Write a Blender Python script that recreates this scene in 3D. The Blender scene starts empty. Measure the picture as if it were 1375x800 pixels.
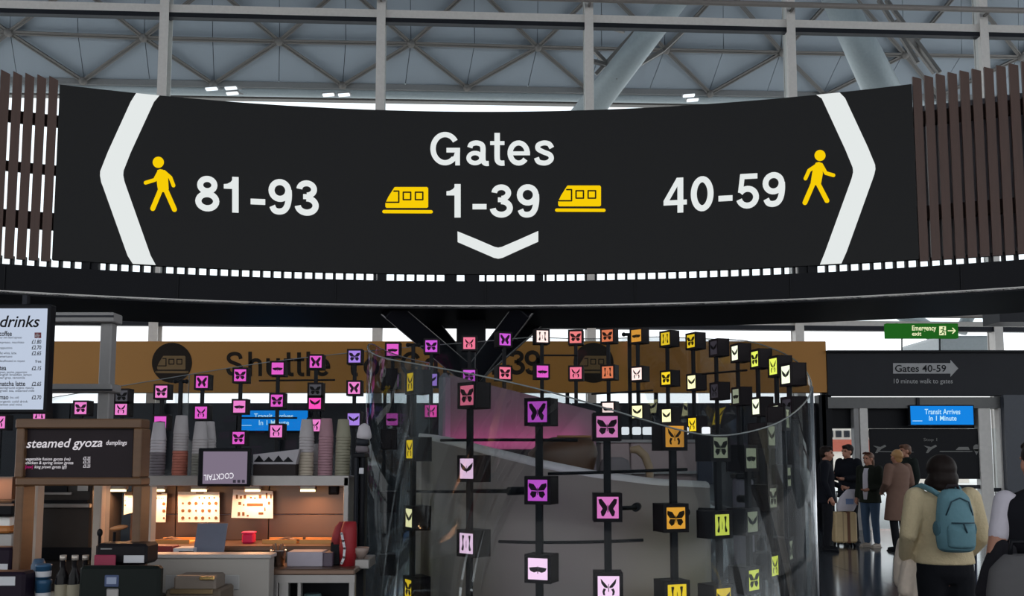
import bpy, bmesh, math, random
from mathutils import Vector, Matrix
random.seed(7)
S = bpy.context.scene
COL = S.collection
R = math.radians

# ------------------------------------------------------------------ camera, sky, exposure
F, CX, CY, PITCH, EYE = 1200.0, 687.5, 510.0, R(5.0), 1.6
cam = bpy.data.cameras.new('camera'); cam_o = bpy.data.objects.new('camera', cam); COL.objects.link(cam_o)
cam.sensor_fit = 'HORIZONTAL'; cam.sensor_width = 36.0; cam.lens = F / 1375 * 36
cam.shift_y = (CY - 400) / 1375
cam_o.location = (0, 0, EYE); cam_o.rotation_euler = (R(90) + PITCH, 0, 0)
cam.clip_end = 500
S.camera = cam_o
W = bpy.data.worlds.new('overcast_sky'); S.world = W; W.use_nodes = True
bg = W.node_tree.nodes['Background']; bg.inputs[0].default_value = (0.93, 0.97, 1.0, 1); bg.inputs[1].default_value = 1.6
S.view_settings.view_transform = 'Standard'; S.view_settings.look = 'None'
S.view_settings.exposure = 0.0; S.view_settings.gamma = 1.0; S.view_settings.use_curve_mapping = False
S.cycles.use_denoising = True
S.cycles.max_bounces = 10; S.cycles.transparent_max_bounces = 24; S.cycles.diffuse_bounces = 4
S.cycles.caustics_reflective = False; S.cycles.caustics_refractive = False

# ------------------------------------------------------------------ pixel measures -> places in the room
SP, CP = math.sin(PITCH), math.cos(PITCH)
def ray(px, py):
    u, v = (px - CX) / F, (CY - py) / F
    return Vector((u, CP - v * SP, SP + v * CP))
def P(px, py, Y):
    d = ray(px, py); t = Y / d.y
    return Vector((d.x * t, Y, EYE + d.z * t))
def onplane(px, py, p0, n):
    d = ray(px, py); t = (Vector(p0) - Vector((0, 0, EYE))).dot(n) / d.dot(n)
    return Vector((0, 0, EYE)) + d * t
def ppm(Y):                     # pixels per metre at depth Y
    return F / Y

# ------------------------------------------------------------------ materials
def lin(c):
    c /= 255.0
    return c / 12.92 if c <= .04045 else ((c + .055) / 1.055) ** 2.4
def RGB(r, g, b): return (lin(r), lin(g), lin(b), 1)
_M = {}
def mat(key, rgb, rough=.6, metal=0.0, vary=.12, scale=12.0, bump=0.0, spec=None, stretch=None):
    if key in _M: return _M[key]
    m = bpy.data.materials.new(key); m.use_nodes = True; _M[key] = m
    nt = m.node_tree; b = nt.nodes['Principled BSDF']
    c = RGB(*rgb)
    b.inputs['Roughness'].default_value = rough; b.inputs['Metallic'].default_value = metal
    if spec is None: spec = .5 if max(rgb) > 75 else .14
    b.inputs['Specular IOR Level'].default_value = spec
    b.inputs['Base Color'].default_value = c
    if vary or bump:
        tc = nt.nodes.new('ShaderNodeTexCoord'); nz = nt.nodes.new('ShaderNodeTexNoise')
        nz.inputs['Scale'].default_value = scale; nz.inputs['Detail'].default_value = 4
        src = tc.outputs['Object']
        if stretch:
            mp = nt.nodes.new('ShaderNodeMapping'); mp.inputs['Scale'].default_value = stretch
            nt.links.new(src, mp.inputs[0]); src = mp.outputs[0]
        nt.links.new(src, nz.inputs['Vector'])
        if vary:
            mx = nt.nodes.new('ShaderNodeMix'); mx.data_type = 'RGBA'
            mx.inputs[6].default_value = tuple(x * (1 - vary) for x in c[:3]) + (1,)
            mx.inputs[7].default_value = tuple(min(1, x * (1 + vary)) for x in c[:3]) + (1,)
            nt.links.new(nz.outputs['Fac'], mx.inputs[0]); nt.links.new(mx.outputs[2], b.inputs['Base Color'])
        if bump:
            bp = nt.nodes.new('ShaderNodeBump'); bp.inputs['Strength'].default_value = bump; bp.inputs['Distance'].default_value = .02
            nt.links.new(nz.outputs['Fac'], bp.inputs['Height']); nt.links.new(bp.outputs[0], b.inputs['Normal'])
    return m
def glow(key, rgb, s=1.0):
    if key in _M: return _M[key]
    m = bpy.data.materials.new(key); m.use_nodes = True; _M[key] = m
    nt = m.node_tree; nt.nodes.clear()
    e = nt.nodes.new('ShaderNodeEmission'); o = nt.nodes.new('ShaderNodeOutputMaterial')
    e.inputs[0].default_value = RGB(*rgb); e.inputs[1].default_value = s
    nt.links.new(e.outputs[0], o.inputs[0]); return m
def glass(key, tint=(235, 240, 240), refl=1.0, rough=.02, base=.03):
    if key in _M: return _M[key]
    m = bpy.data.materials.new(key); m.use_nodes = True; _M[key] = m
    nt = m.node_tree; nt.nodes.clear()
    t = nt.nodes.new('ShaderNodeBsdfTransparent'); g = nt.nodes.new('ShaderNodeBsdfGlossy'); mx = nt.nodes.new('ShaderNodeMixShader')
    fr = nt.nodes.new('ShaderNodeFresnel'); mu = nt.nodes.new('ShaderNodeMath'); o = nt.nodes.new('ShaderNodeOutputMaterial')
    t.inputs[0].default_value = RGB(*tint); g.inputs['Roughness'].default_value = rough
    fr.inputs[0].default_value = 1.45; mu.operation = 'MULTIPLY_ADD'; mu.inputs[1].default_value = refl; mu.inputs[2].default_value = base
    nt.links.new(fr.outputs[0], mu.inputs[0]); nt.links.new(mu.outputs[0], mx.inputs[0])
    nt.links.new(t.outputs[0], mx.inputs[1]); nt.links.new(g.outputs[0], mx.inputs[2]); nt.links.new(mx.outputs[0], o.inputs[0])
    return m

# ------------------------------------------------------------------ mesh building
class MB:
    def __init__(s): s.v = []; s.f = []; s.m = []; s.sm = []
    def add(s, vs, fs, mi=0, smooth=False):
        o = len(s.v); s.v += [tuple(v) for v in vs]
        for f in fs: s.f.append(tuple(i + o for i in f)); s.m.append(mi); s.sm.append(smooth)
        return s
    def box(s, c, h, bev=0.0, rot=None, mi=0):
        c = Vector(c); hx, hy, hz = h; rot = rot or Matrix.Identity(3)
        b = min(bev, hx * .8, hy * .8, hz * .8)
        if b <= 0:
            vs = [c + rot @ Vector((x * hx, y * hy, z * hz)) for x in (-1, 1) for y in (-1, 1) for z in (-1, 1)]
            fs = [(0, 1, 3, 2), (4, 6, 7, 5), (0, 4, 5, 1), (2, 3, 7, 6), (0, 2, 6, 4), (1, 5, 7, 3)]
            return s.add(vs, fs, mi)
        bm = bmesh.new(); bmesh.ops.create_cube(bm, size=2)
        for v in bm.verts: v.co = Vector((v.co.x * hx, v.co.y * hy, v.co.z * hz))
        bmesh.ops.bevel(bm, geom=bm.edges[:], offset=b, segments=1, affect='EDGES')
        vs = [c + rot @ v.co for v in bm.verts]; bm.verts.index_update()
        fs = [tuple(v.index for v in f.verts) for f in bm.faces]; bm.free()
        return s.add(vs, fs, mi)
    def bb(s, x0, x1, y0, y1, z0, z1, bev=0.0, mi=0):
        return s.box(((x0 + x1) / 2, (y0 + y1) / 2, (z0 + z1) / 2), (abs(x1 - x0) / 2, abs(y1 - y0) / 2, abs(z1 - z0) / 2), bev, None, mi)
    def pb(s, x0, y0, x1, y1, Y, depth, bev=0.0, mi=0, z0=None):   # front face measured in the photograph, standing at Y, going back by depth
        a, b = P(x0, (y0 + y1) / 2, Y), P(x1, (y0 + y1) / 2, Y)
        zt, zb = P((x0 + x1) / 2, y0, Y).z, P((x0 + x1) / 2, y1, Y).z
        if z0 is not None: zb = z0
        return s.bb(a.x, b.x, Y, Y + depth, zb, zt, bev, mi)
    def bar(s, a, b, w, d, up=(0, 0, 1), mi=0, bev=0.0):             # rectangular bar a->b, w across, d along 'up'
        a, b = Vector(a), Vector(b); z = (b - a); L = z.length; z.normalize()
        x = z.cross(Vector(up));
        if x.length < 1e-4: x = z.cross(Vector((1, 0, 0)))
        x.normalize(); y = x.cross(z)
        rot = Matrix((x, y, z)).transposed()
        return s.box((a + b) / 2, (w / 2, d / 2, L / 2), bev, rot, mi)
    def tube(s, pts, r, n=10, cap=True, mi=0, smooth=True, sx=1.0):
        pts = [Vector(p) for p in pts]; rs = r if isinstance(r, (list, tuple)) else [r] * len(pts)
        rings = []; prev = None
        for i, p in enumerate(pts):
            t = (pts[min(i + 1, len(pts) - 1)] - pts[max(i - 1, 0)]).normalized()
            if prev is None:
                x = t.cross(Vector((0, 1, 0)))
                if x.length < .1: x = t.cross(Vector((1, 0, 0)))
            else: x = prev - t * prev.dot(t)
            x.normalize(); prev = x; y = t.cross(x)
            rings.append([p + (x * math.cos(2 * math.pi * k / n) + y * sx * math.sin(2 * math.pi * k / n)) * rs[i] for k in range(n)])
        return s.rings(rings, cap, mi, smooth)
    def rings(s, rings, cap=True, mi=0, smooth=True):
        n = len(rings[0]); vs = [v for r in rings for v in r]; fs = []
        for i in range(len(rings) - 1):
            for k in range(n):
                fs.append((i * n + k, i * n + (k + 1) % n, (i + 1) * n + (k + 1) % n, (i + 1) * n + k))
        s.add(vs, fs, mi, smooth)
        if cap:
            o = len(s.v) - len(vs)
            s.f.append(tuple(o + k for k in range(n))[::-1]); s.m.append(mi); s.sm.append(False)
            q = o + (len(rings) - 1) * n
            s.f.append(tuple(q + k for k in range(n))); s.m.append(mi); s.sm.append(False)
        return s
    def lathe(s, prof, c, n=20, mi=0, cap=True, smooth=True, rot=None):
        c = Vector(c); rot = rot or Matrix.Identity(3)
        return s.rings([[c + rot @ Vector((r * math.cos(2 * math.pi * k / n), r * math.sin(2 * math.pi * k / n), z)) for k in range(n)] for r, z in prof], cap, mi, smooth)
    def ball(s, c, r, n=14, m=8, mi=0, rot=None):
        rx, ry, rz = r if isinstance(r, (tuple, list)) else (r, r, r)
        c = Vector(c); rot = rot or Matrix.Identity(3); rr = []
        for i in range(m + 1):
            a = -math.pi / 2 + math.pi * i / m; a = max(-1.52, min(1.52, a))
            rr.append([c + rot @ Vector((rx * math.cos(a) * math.cos(2 * math.pi * k / n), ry * math.cos(a) * math.sin(2 * math.pi * k / n), rz * math.sin(a))) for k in range(n)])
        return s.rings(rr, True, mi, True)
    def limb(s, pts, rs, n=12):                                       # closed tapering limb with rounded ends
        pts = [Vector(p) for p in pts]; P2, R2 = [], []
        d0 = (pts[0] - pts[1]).normalized(); d1 = (pts[-1] - pts[-2]).normalized()
        for a in (1.0, .8, .45): P2.append(pts[0] + d0 * rs[0] * a); R2.append(rs[0] * math.sqrt(max(.02, 1 - a * a)))
        for i in range(len(pts)):
            P2.append(pts[i]); R2.append(rs[i])
            if i < len(pts) - 1: P2.append((pts[i] + pts[i + 1]) / 2); R2.append((rs[i] + rs[i + 1]) / 2)
        for a in (.45, .8, 1.0): P2.append(pts[-1] + d1 * rs[-1] * a); R2.append(rs[-1] * math.sqrt(max(.02, 1 - a * a)))
        return s.tube(P2, R2, n)
    def stack(s, rows, n=20):                                          # torso-like rings: (z, cx, cy, rx, ry)
        return s.rings([[Vector((cx + rx * math.cos(2 * math.pi * k / n), cy + ry * math.sin(2 * math.pi * k / n), z)) for k in range(n)] for z, cx, cy, rx, ry in rows])
    def prism(s, pts, off, mi=0):                                      # closed polygon pts (3D) thickened by vector off
        pts = [Vector(p) for p in pts]; n = len(pts); off = Vector(off)
        vs = pts + [p + off for p in pts]
        fs = [tuple(range(n)), tuple(range(2 * n - 1, n - 1, -1))] + [(i, i + n, (i + 1) % n + n, (i + 1) % n) for i in range(n)]
        return s.add(vs, fs, mi)
    def build(s, name, m, parent=None, world=True, remesh=0.0, smooth_it=4):
        me = bpy.data.meshes.new(name)
        off = Vector((0, 0, 0))
        if parent is not None and world:
            q = parent
            while q is not None: off += q.location; q = q.parent
        me.from_pydata([tuple(Vector(v) - off) for v in s.v], [], s.f)
        ms = m if isinstance(m, (list, tuple)) else [m]
        for x in ms: me.materials.append(x)
        me.polygons.foreach_set('material_index', s.m)
        me.polygons.foreach_set('use_smooth', [bool(x) or remesh > 0 for x in s.sm])
        bm = bmesh.new(); bm.from_mesh(me); bmesh.ops.recalc_face_normals(bm, faces=bm.faces[:]); bm.to_mesh(me); bm.free()
        o = bpy.data.objects.new(name, me); COL.objects.link(o)
        if getattr(s, 'tiny', False): o['kind'] = 'stuff'
        if parent is not None: o.parent = parent
        if remesh > 0:
            r = o.modifiers.new('remesh', 'REMESH'); r.mode = 'VOXEL'; r.voxel_size = remesh; r.use_smooth_shade = True
            if smooth_it:
                k = o.modifiers.new('smooth', 'SMOOTH'); k.factor = .5; k.iterations = smooth_it
        return o

_LABELS = set()
def tag(o, label, cat, group=None):
    o['label'] = label; o['category'] = cat
    if group: o['group'] = group
    return o
def thing(name, label, cat, loc=(0, 0, 0), group=None, rz=0):
    o = bpy.data.objects.new(name, None); COL.objects.link(o); o.location = loc; o.rotation_euler = (0, 0, rz)
    o.empty_display_size = .1
    return tag(o, label, cat, group)
def struct(o): o['kind'] = 'structure'; return o
def root(name, loc=(0, 0, 0)):
    o = bpy.data.objects.new(name, None); COL.objects.link(o); o.location = loc; return struct(o)
def place_text(): pass
_TX = {}
def text_mesh(body, shear=0.0, bold=0.0):
    k = (body, shear, bold)
    if k in _TX: return _TX[k]
    c = bpy.data.curves.new('txt', 'FONT'); c.body = body; c.size = 1; c.shear = shear; c.offset = bold; c.resolution_u = 3
    o = bpy.data.objects.new('txt', c); COL.objects.link(o); bpy.context.view_layer.update()
    me = bpy.data.meshes.new_from_object(o.evaluated_get(bpy.context.evaluated_depsgraph_get()))
    vs = [(v.co.x, v.co.y) for v in me.vertices]; fs = [tuple(p.vertices) for p in me.polygons]
    bpy.data.objects.remove(o); bpy.data.curves.remove(c); bpy.data.meshes.remove(me)
    x0 = min(v[0] for v in vs); x1 = max(v[0] for v in vs)
    vs = [(x - x0, y / .69) for x, y in vs]
    _TX[k] = (vs, fs, x1 - x0); return _TX[k]
def put_text(mb, body, x0, x1, yb, cap, to3d, shear=0.0, bold=0.0, slope=0.0, mi=0):
    """lettering between px x0..x1 on baseline yb with capitals 'cap' px high; to3d turns a measured pixel into its place on the sign"""
    vs, fs, w = text_mesh(body, shear, bold); k = (x1 - x0) / w
    mb.tiny = True
    return mb.add([to3d(x0 + x * k, yb - y * cap + slope * x * k) for x, y in vs], fs, mi)
def face(Y, lift=.004): return lambda px, py: P(px, py, Y) + Vector((0, -lift, 0))
# ------------------------------------------------------------------ the setting: floor, outside ground, curtain wall, roof
m_floor = mat('polished_floor', (66, 70, 77), .13, vary=.15, scale=1.5, spec=.6)
m_floorj = mat('floor_joint', (40, 42, 46), .6)
m_apron = mat('apron_concrete', (226, 225, 222), .9, scale=.3)
m_steel = mat('grey_painted_steel', (140, 138, 138), .5)
m_steel_l = mat('pale_painted_steel', (214, 210, 206), .45)
m_steel_d = mat('dark_steel', (40, 42, 48), .45, .3)
m_black = mat('black_satin', (20, 21, 26), .5)
m_navy = mat('navy_black_steel', (12, 13, 20), .5, 0)
m_soffit = mat('roof_soffit', (160, 167, 176), .8, vary=.05, scale=.6)
m_rib = mat('roof_rib', (120, 114, 110), .5)
m_trunk = mat('roof_tube', (168, 176, 180), .45, .1)
m_glass = glass('window_glass', (247, 250, 251), .1, .01, .0)

fl = root('floor')
TX, TY = 2.4, 2.4
for i in range(-6, 7):
    for j in range(0, 9):
        x0, y0 = i * TX, j * TY + .2
        if y0 > 20: continue
        MB().bb(x0 + .004, x0 + TX - .004, y0 + .004, min(y0 + TX, 20.6) - .004, -.06, 0.0).build('floor_tile', m_floor, fl)
MB().bb(-40, 40, -34, 20.6, -.2, -.012).build('floor_bed', m_floorj, fl)
MB().bb(-40, 40, -34, .2, -.06, -.001).build('floor_slab', m_floor, fl)
struct(MB().bb(-150, 150, 20.6, 260, -.25, -.05).build('ground', m_apron))

# curtain wall, a little skewed: farther at one side
KW, YW = .05, 24.0
nW = Vector((-KW, 1, 0)).normalized()
def onwall(px, py, off=0.0): return onplane(px, py, Vector((0, YW, 0)) - nW * off, nW)
def wallpt(x, z, off=0.0): return Vector((x, YW + KW * x, z)) - nW * off
win = root('window_1')
mull = [onwall(px, 65).x for px in (-345, -62, 222, 512, 790, 1060, 1318, 1572)]
ZT = [onwall(687, 25).z, onwall(1000, 434).z]
for x in mull:
    b = MB(); d = Vector((1, KW, 0)).normalized()
    b.bar(wallpt(x, -.05), wallpt(x, 17.2), .05, .34, nW, 0); b.bar(wallpt(x, -.05, .17), wallpt(x, 17.2, .17), .24, .03, nW, 0)
    b.bar(wallpt(x, -.05, -.17), wallpt(x, 17.2, -.17), .24, .03, nW, 0)
    b.bar(wallpt(x - .085, -.05), wallpt(x - .085, 17.2), .03, .30, nW, 0)
    b.build('mullion', m_steel_l, win)
for z, h in ((ZT[0], .26), (ZT[1], .16)):
    MB().bar(wallpt(-30, z, .0), wallpt(30, z, .0), .16, h, (0, 0, 1)).build('transom', m_steel_l, win)
    MB().bar(wallpt(-30, z - h / 2 - .05, .02), wallpt(30, z - h / 2 - .05, .02), .2, .13, (0, 0, 1)).build('transom_seal', m_steel_d, win)
MB().tube([wallpt(-30, ZT[0] + .32, .55), wallpt(30, ZT[0] + .32, .55)], .075, 10).build('cleaning_rail', m_rib, win)
MB().tube([wallpt(-30, ZT[1] + .18, .4), wallpt(30, ZT[1] + .18, .4)], .055, 10).build('cleaning_rail', m_rib, win)
for x in mull:
    for z in (ZT[0] + .32,):
        MB().bar(wallpt(x, z, .1), wallpt(x, z, .55), .06, .06).build('rail_bracket', m_rib, win)
zs = [-.05, ZT[1], ZT[0], 17.2]
for i in range(len(mull) - 1):
    for z0, z1 in zip(zs[:-1], zs[1:]):
        if z0 < 1: continue
        MB().bar(wallpt(mull[i] + .03, (z0 + z1) / 2), wallpt(mull[i + 1] - .03, (z0 + z1) / 2), .02, z1 - z0 - .1).build('pane', m_glass, win)

# roof shell beyond the glass: triangular lattice of ribs with flat panels behind
A, B, Cc = P(12, 43, 31.0), P(1050, 70, 34.5), P(460, 114, 33.6)
nR = (B - A).cross(Cc - A).normalized()
if nR.y > 0: nR = -nR
def onroof(px, py): return onplane(px, py, A, nR)
mid = [(-520, 31), (-345, 36), (-168, 40), (12, 43), (193, 50), (375, 55), (552, 58), (722, 63), (894, 66.5), (1050, 70), (1215, 73), (1370, 76), (1520, 79), (1670, 82)]
bot = [(-430, 99), (-250, 103), (-70, 106), (112, 108), (287, 112), (460, 114), (627, 117), (790, 121), (953, 125), (1107, 127), (1260, 129), (1420, 131), (1575, 133)]
top = [((a[0] + b[0]) / 2, -24 + i * .5) for i, (a, b) in enumerate(zip(mid[:-1], mid[1:]))]
roof = root('roof')
def panel(p, q, r):
    c = (p + q + r) / 3
    for tri in ((p, (q + r) / 2, q), (p, r, (q + r) / 2)):
        t = [c + (v - c) * .995 for v in tri]; g = (t[0] + t[1] + t[2]) / 3
        t = [g + (v - g) * .985 for v in t]
        MB().prism([v + (-nR) * .12 for v in t], -nR * .06).build('roof_panel', m_soffit, roof)
N = lambda L: [onroof(*p) for p in L]
mid3, bot3, top3 = N(mid), N(bot), N(top)
def rib(p, q, w=.15):
    b = MB(); b.bar(p, q, .05, .12, nR); x = (q - p).normalized().cross(nR) * w * .36
    for k in (-1, 1): b.bar(p + nR * .06 + x * k, q + nR * .06 + x * k, w * .3, .05, nR)
    b.build('roof_rib', [m_rib], roof)
for i in range(len(mid3) - 1):
    rib(mid3[i], mid3[i + 1]); rib(mid3[i], bot3[i]); rib(mid3[i + 1], bot3[i]); rib(mid3[i], top3[i]); rib(mid3[i + 1], top3[i])
    panel(bot3[i], mid3[i], mid3[i + 1]); panel(top3[i], mid3[i], mid3[i + 1])
    if i + 1 < len(bot3):
        panel(mid3[i + 1], bot3[i], bot3[i + 1]); panel(mid3[i + 1], top3[i], top3[i + 1])
for p in mid3 + bot3: MB().ball(p + nR * .06, .16, 8, 5).build('roof_node', m_rib, roof)
# the shell runs up and back over the hall
t0, t1 = top3[0], top3[-1]
MB().prism([t0 - nR * .2, t1 - nR * .2, Vector((t1.x, 26, 19.2)), Vector((t0.x, 26, 19.2))], (0, 0, .15)).build('roof_panel', m_soffit, roof)
MB().bb(-34, 34, -22, 26.4, 17.2, 17.5).build('hall_roof', m_soffit, roof)
MB().bb(-34, 34, 25.9, 26.4, 17.2, 19.3).build('roof_upstand', m_soffit, roof)
MB().prism([onroof(-430, 99) - nR * .24, onroof(1575, 133) - nR * .24, onroof(1650, -30) - nR * .24, onroof(-520, -30) - nR * .24], -nR * .05).build('roof_lining', m_steel_d, roof)
# gutter beams along the eaves
e0, e1 = onroof(-430, 100), onroof(1575, 136)
MB().tube([e0 + Vector((0, .3, -.14)), e1 + Vector((0, .3, -.14))], .19, 12).build('eaves_tube', m_trunk, roof)
MB().bar(e0 + Vector((0, .9, -.06)), e1 + Vector((0, .9, -.06)), .3, .36).build('eaves_gutter', m_rib, roof)
MB().bar(e0 + Vector((0, .45, .02)), e1 + Vector((0, .45, .02)), .9, .22).build('eaves_cap', m_steel, roof)
# great sloping tubes that carry the roof
def strut(a, b, ya, yb, wpx, wpx2=None):
    p, q = P(a[0], a[1], ya), P(b[0], b[1], yb)
    return MB().tube([p, q], [wpx / ppm(ya) / 2, (wpx2 or wpx) / ppm(yb) / 2], 18)
strut((930, -30), (782, 160), 27.5, 30.2, 34, 40).build('roof_strut', m_trunk, roof)
strut((1106, -40), (1210, 175), 27.5, 29.5, 38, 52).build('roof_strut', m_trunk, roof)
strut((1175, 395), (1252, 447), 28.0, 28.0, 22, 22).build('roof_strut', m_trunk, roof)
strut((1322, 380), (1290, 446), 28.0, 28.0, 16, 16).build('roof_strut', m_trunk, roof)
for a, b in (((806, 118), (905, 0)), ((800, 100), (880, 12)), ((838, 42), (806, 22)), ((818, 88), (796, 66)), ((890, 68), (826, 106)), ((890, 68), (930, 30)),
             ((838, 42), (796, 30)), ((818, 88), (796, 82)), ((1180, 0), (1232, 85)), ((1190, 0), (1262, 98)), ((1255, 98), (1202, 28))):
    p, q = P(a[0], a[1], 29.6), P(b[0], b[1], 29.0); MB().bar(p, q, .12, .12, (0, -1, 0)).build('roof_rib', m_rib, roof)
MB().pb(1262, 450, 1335, 476, 29, 3.0, .1).build('roof_bracket', m_trunk, roof)
# reflections of lights along the eaves, built as small added glowing bars
m_reflection = glow('reflection_white', (250, 252, 255), 1.4)
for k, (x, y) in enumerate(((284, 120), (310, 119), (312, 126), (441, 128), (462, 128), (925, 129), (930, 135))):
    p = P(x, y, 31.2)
    t = thing('eaves_reflection', 'small glowing eaves reflection above the gate sign, %s of seven counting from the drinks side' % ['first', 'second', 'third', 'fourth', 'fifth', 'sixth', 'last'][k], 'lamp', p, 'built reflections under the roof edge')
    MB().bar(p + Vector((-.2, 0, 0)), p + Vector((.2, 0, .03)), .16, .06).build('reflection_bar', m_reflection, t)
    MB().bar(p + Vector((-.23, .05, .06)), p + Vector((.23, .05, .09)), .2, .06).build('housing', m_steel, t)  # added backing piece for the glowing reflection bar
    MB().bar(p + Vector((0, .05, .08)), p + Vector((0, 1.2, .5)), .05, .05).build('bracket', m_steel, t)  # added arm that holds the reflection bar

# ------------------------------------------------------------------ far wall of the hall: fascias, doors, dark glazing
m_wall_d = mat('dark_cladding', (44, 45, 51), .35, .1, scale=2)
m_wall_dd = mat('dark_glazing', (30, 32, 40), .2)
m_yel = mat('ochre_fascia', (176, 118, 34), .5, vary=.05, scale=1.0)
m_lintel = mat('lintel_grey', (92, 92, 92), .45, .2)
m_fascia = mat('charcoal_fascia', (44, 45, 50), .5, scale=2)
wf = root('wall_far')
YF = 20.0
xl = P(-260, 600, YF).x; xm = P(1112, 600, YF).x
for i in range(12):
    a = xl + (xm - xl) * i / 12; b = xl + (xm - xl) * (i + 1) / 12
    MB().bb(a + .012, b - .012, YF + .3, YF + .42, 0, P(400, 541, YF + .3).z).build('wall_panel', m_wall_d if i % 3 else m_wall_dd, wf)
MB().bb(xl, xm, YF + .42, YF + .5, 0, P(400, 542, YF + .42).z).build('wall_backing', m_black, wf)
for px in (58, 213, 370, 545, 640, 760, 880, 1000, 1106):
    MB().pb(px, 524, px + 5, 711, YF + .1, .12, 0, 0, 0.0).build('wall_post', m_steel_d, wf)
MB().pb(1112, 533, 1345, 548, YF + .05, .5).build('door_track', m_lintel, wf)
MB().pb(1112, 548, 1322, 575, YF + .25, .2).build('door_header', m_black, wf)
MB().pb(1102, 530, 1119, 716, YF + .1, .3, 0, 0, 0.0).build('door_jamb', m_black, wf)
for a, b, mm in ((1149, 1156, m_steel), (1157, 1168, m_steel_l), (1317, 1334, m_steel_l), (1345, 1352, m_steel_l)):
    MB().pb(a, 548, b, 716, YF + .05, .2, .01, 0, 0.0).build('door_post', mm, wf)
MB().pb(1168, 651, 1320, 656, YF + .1, .08).build('door_rail', m_steel_d, wf)
MB().pb(1334, 655, 1350, 660, YF + .1, .08).build('door_rail', m_steel_d, wf)
MB().pb(1352, 530, 1560, 716, YF - .1, .4, 0, 0, 0.0).build('wall_panel', mat('slate_cladding', (62, 66, 76), .5), wf)
MB().pb(1119, 690, 1149, 716, YF + .2, .05, 0, 0, 0.0).build('door_kickplate', m_lintel, wf)
MB().pb(1342, 405, 1420, 432, 22.0, .8).build('wall_box', m_fascia, wf)
dg = root('door_1')
for a, b in ((1119, 1149), (1168, 1243), (1243, 1318), (1334, 1345)):
    MB().pb(a, 575, b, 712, YF + .22, .015, 0, 0, 0.02).build('pane', m_glass, dg)
for y in (664, 674, 684, 694): MB().pb(1300, y, 1318, y + 3, YF + 2.2, .05).build('platform_slat', m_steel_l, dg)

# ochre fascia with shuttle sign
fy = thing('shuttle_sign', 'long ochre fascia sign with train symbols and the words Shuttle to gates', 'sign', P(600, 527, YF))
MB().pb(-160, 458, 1110, 527, YF, .25, .01).build('board', m_yel, fy)
m_brown = mat('dark_brown_print', (40, 32, 26), .6)
m_ochre2 = mat('ochre_print', (120, 92, 50), .6)
# ------------------------------------------------------------------ sign lettering drawn stroke by stroke (grotesque letters, capitals 1 high)
def arc(cx, cy, rx, ry, a0, a1, n=22):
    return [(cx + rx * math.cos(R(a0 + (a1 - a0) * i / n)), cy + ry * math.sin(R(a0 + (a1 - a0) * i / n))) for i in range(n + 1)]
def spline(pts, k=6):
    q = [pts[0]] + list(pts) + [pts[-1]]; out = []
    for i in range(1, len(q) - 2):
        p0, p1, p2, p3 = q[i - 1], q[i], q[i + 1], q[i + 2]
        for j in range(k):
            t = j / k
            out.append(tuple(.5 * (2 * p1[d] + (p2[d] - p0[d]) * t + (2 * p0[d] - 5 * p1[d] + 4 * p2[d] - p3[d]) * t * t + (3 * p1[d] - p0[d] - 3 * p2[d] + p3[d]) * t ** 3) for d in (0, 1)))
    return out + [pts[-1]]
G = {
 '8': [(arc(.34, .735, .2, .172, 0, 360), .18), (arc(.34, .285, .25, .2, 0, 360), .185)],
 '9': [(arc(.33, .675, .235, .235, 0, 360), .18), (spline([(.575, .70), (.58, .5), (.54, .27), (.45, .13), (.31, .085), (.18, .12), (.115, .235)]), .18)],
 '3': [(arc(.33, .735, .205, .17, 178, -88), .175), ([(.23, .53), (.36, .53)], .15), (arc(.33, .285, .25, .2, 92, -176), .185)],
 '1': [([(.325, 0), (.325, 1)], .19)],
 '-': [([(0, .325), (.41, .325)], .17)],
 '4': [([(.49, 0), (.49, 1)], .18), ([(0, .295), (.68, .295)], .15), ([(.055, .31), (.45, .97)], .15)],
 '0': [(arc(.34, .5, .245, .415, 0, 360, 30), .185)],
 '5': [([(.12, .92), (.62, .92)], .16), ([(.185, .97), (.125, .46)], .15), (arc(.33, .325, .25, .24, 148, -166), .18)],
 'G': [(arc(.43, .5, .345, .42, 32, 318, 32), .165), ([(.47, .455), (.86, .455)], .15), ([(.79, 0), (.79, .5)], .14), (spline([(.69, .2), (.74, .25), (.775, .36)]), .15)],
 'a': [(arc(.265, .22, .185, .15, 0, 360), .14), (spline([(.115, .53), (.16, .63), (.3, .67), (.44, .63), (.49, .53), (.49, .3), (.5, .13), (.57, .06), (.66, .06)]), .16)],
 't': [(spline([(.2, .97), (.2, .6), (.2, .25), (.22, .13), (.3, .07), (.41, .07)]), .165), ([(0, .665), (.41, .665)], .125)],
 'e': [(arc(.33, .37, .245, .30, 0, 322, 26), .16), ([(.1, .36), (.655, .36)], .125)],
 's': [(spline([(.52, .52), (.44, .64), (.29, .67), (.14, .61), (.13, .49), (.28, .40), (.46, .32), (.505, .20), (.42, .1), (.29, .07), (.14, .11), (.08, .23)]), .155)],
 'S': [(spline([(.62, .70), (.56, .86), (.37, .92), (.17, .86), (.12, .72), (.2, .60), (.38, .52), (.58, .43), (.64, .28), (.55, .13), (.36, .08), (.16, .14), (.09, .32)]), .16)],
 'h': [([(.09, 0), (.09, 1)], .16), (spline([(.09, .45), (.2, .62), (.35, .66), (.47, .6), (.5, .45), (.5, .2), (.5, 0)]), .155)],
 'u': [(spline([(.09, .73), (.09, .4), (.1, .2), (.2, .08), (.34, .09), (.47, .2), (.5, .35)]), .155), ([(.5, .73), (.5, 0)], .16)],
 'l': [([(.09, 0), (.09, 1)], .16)],
 'o': [(arc(.33, .37, .25, .30, 0, 360, 26), .16)],
}
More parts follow.
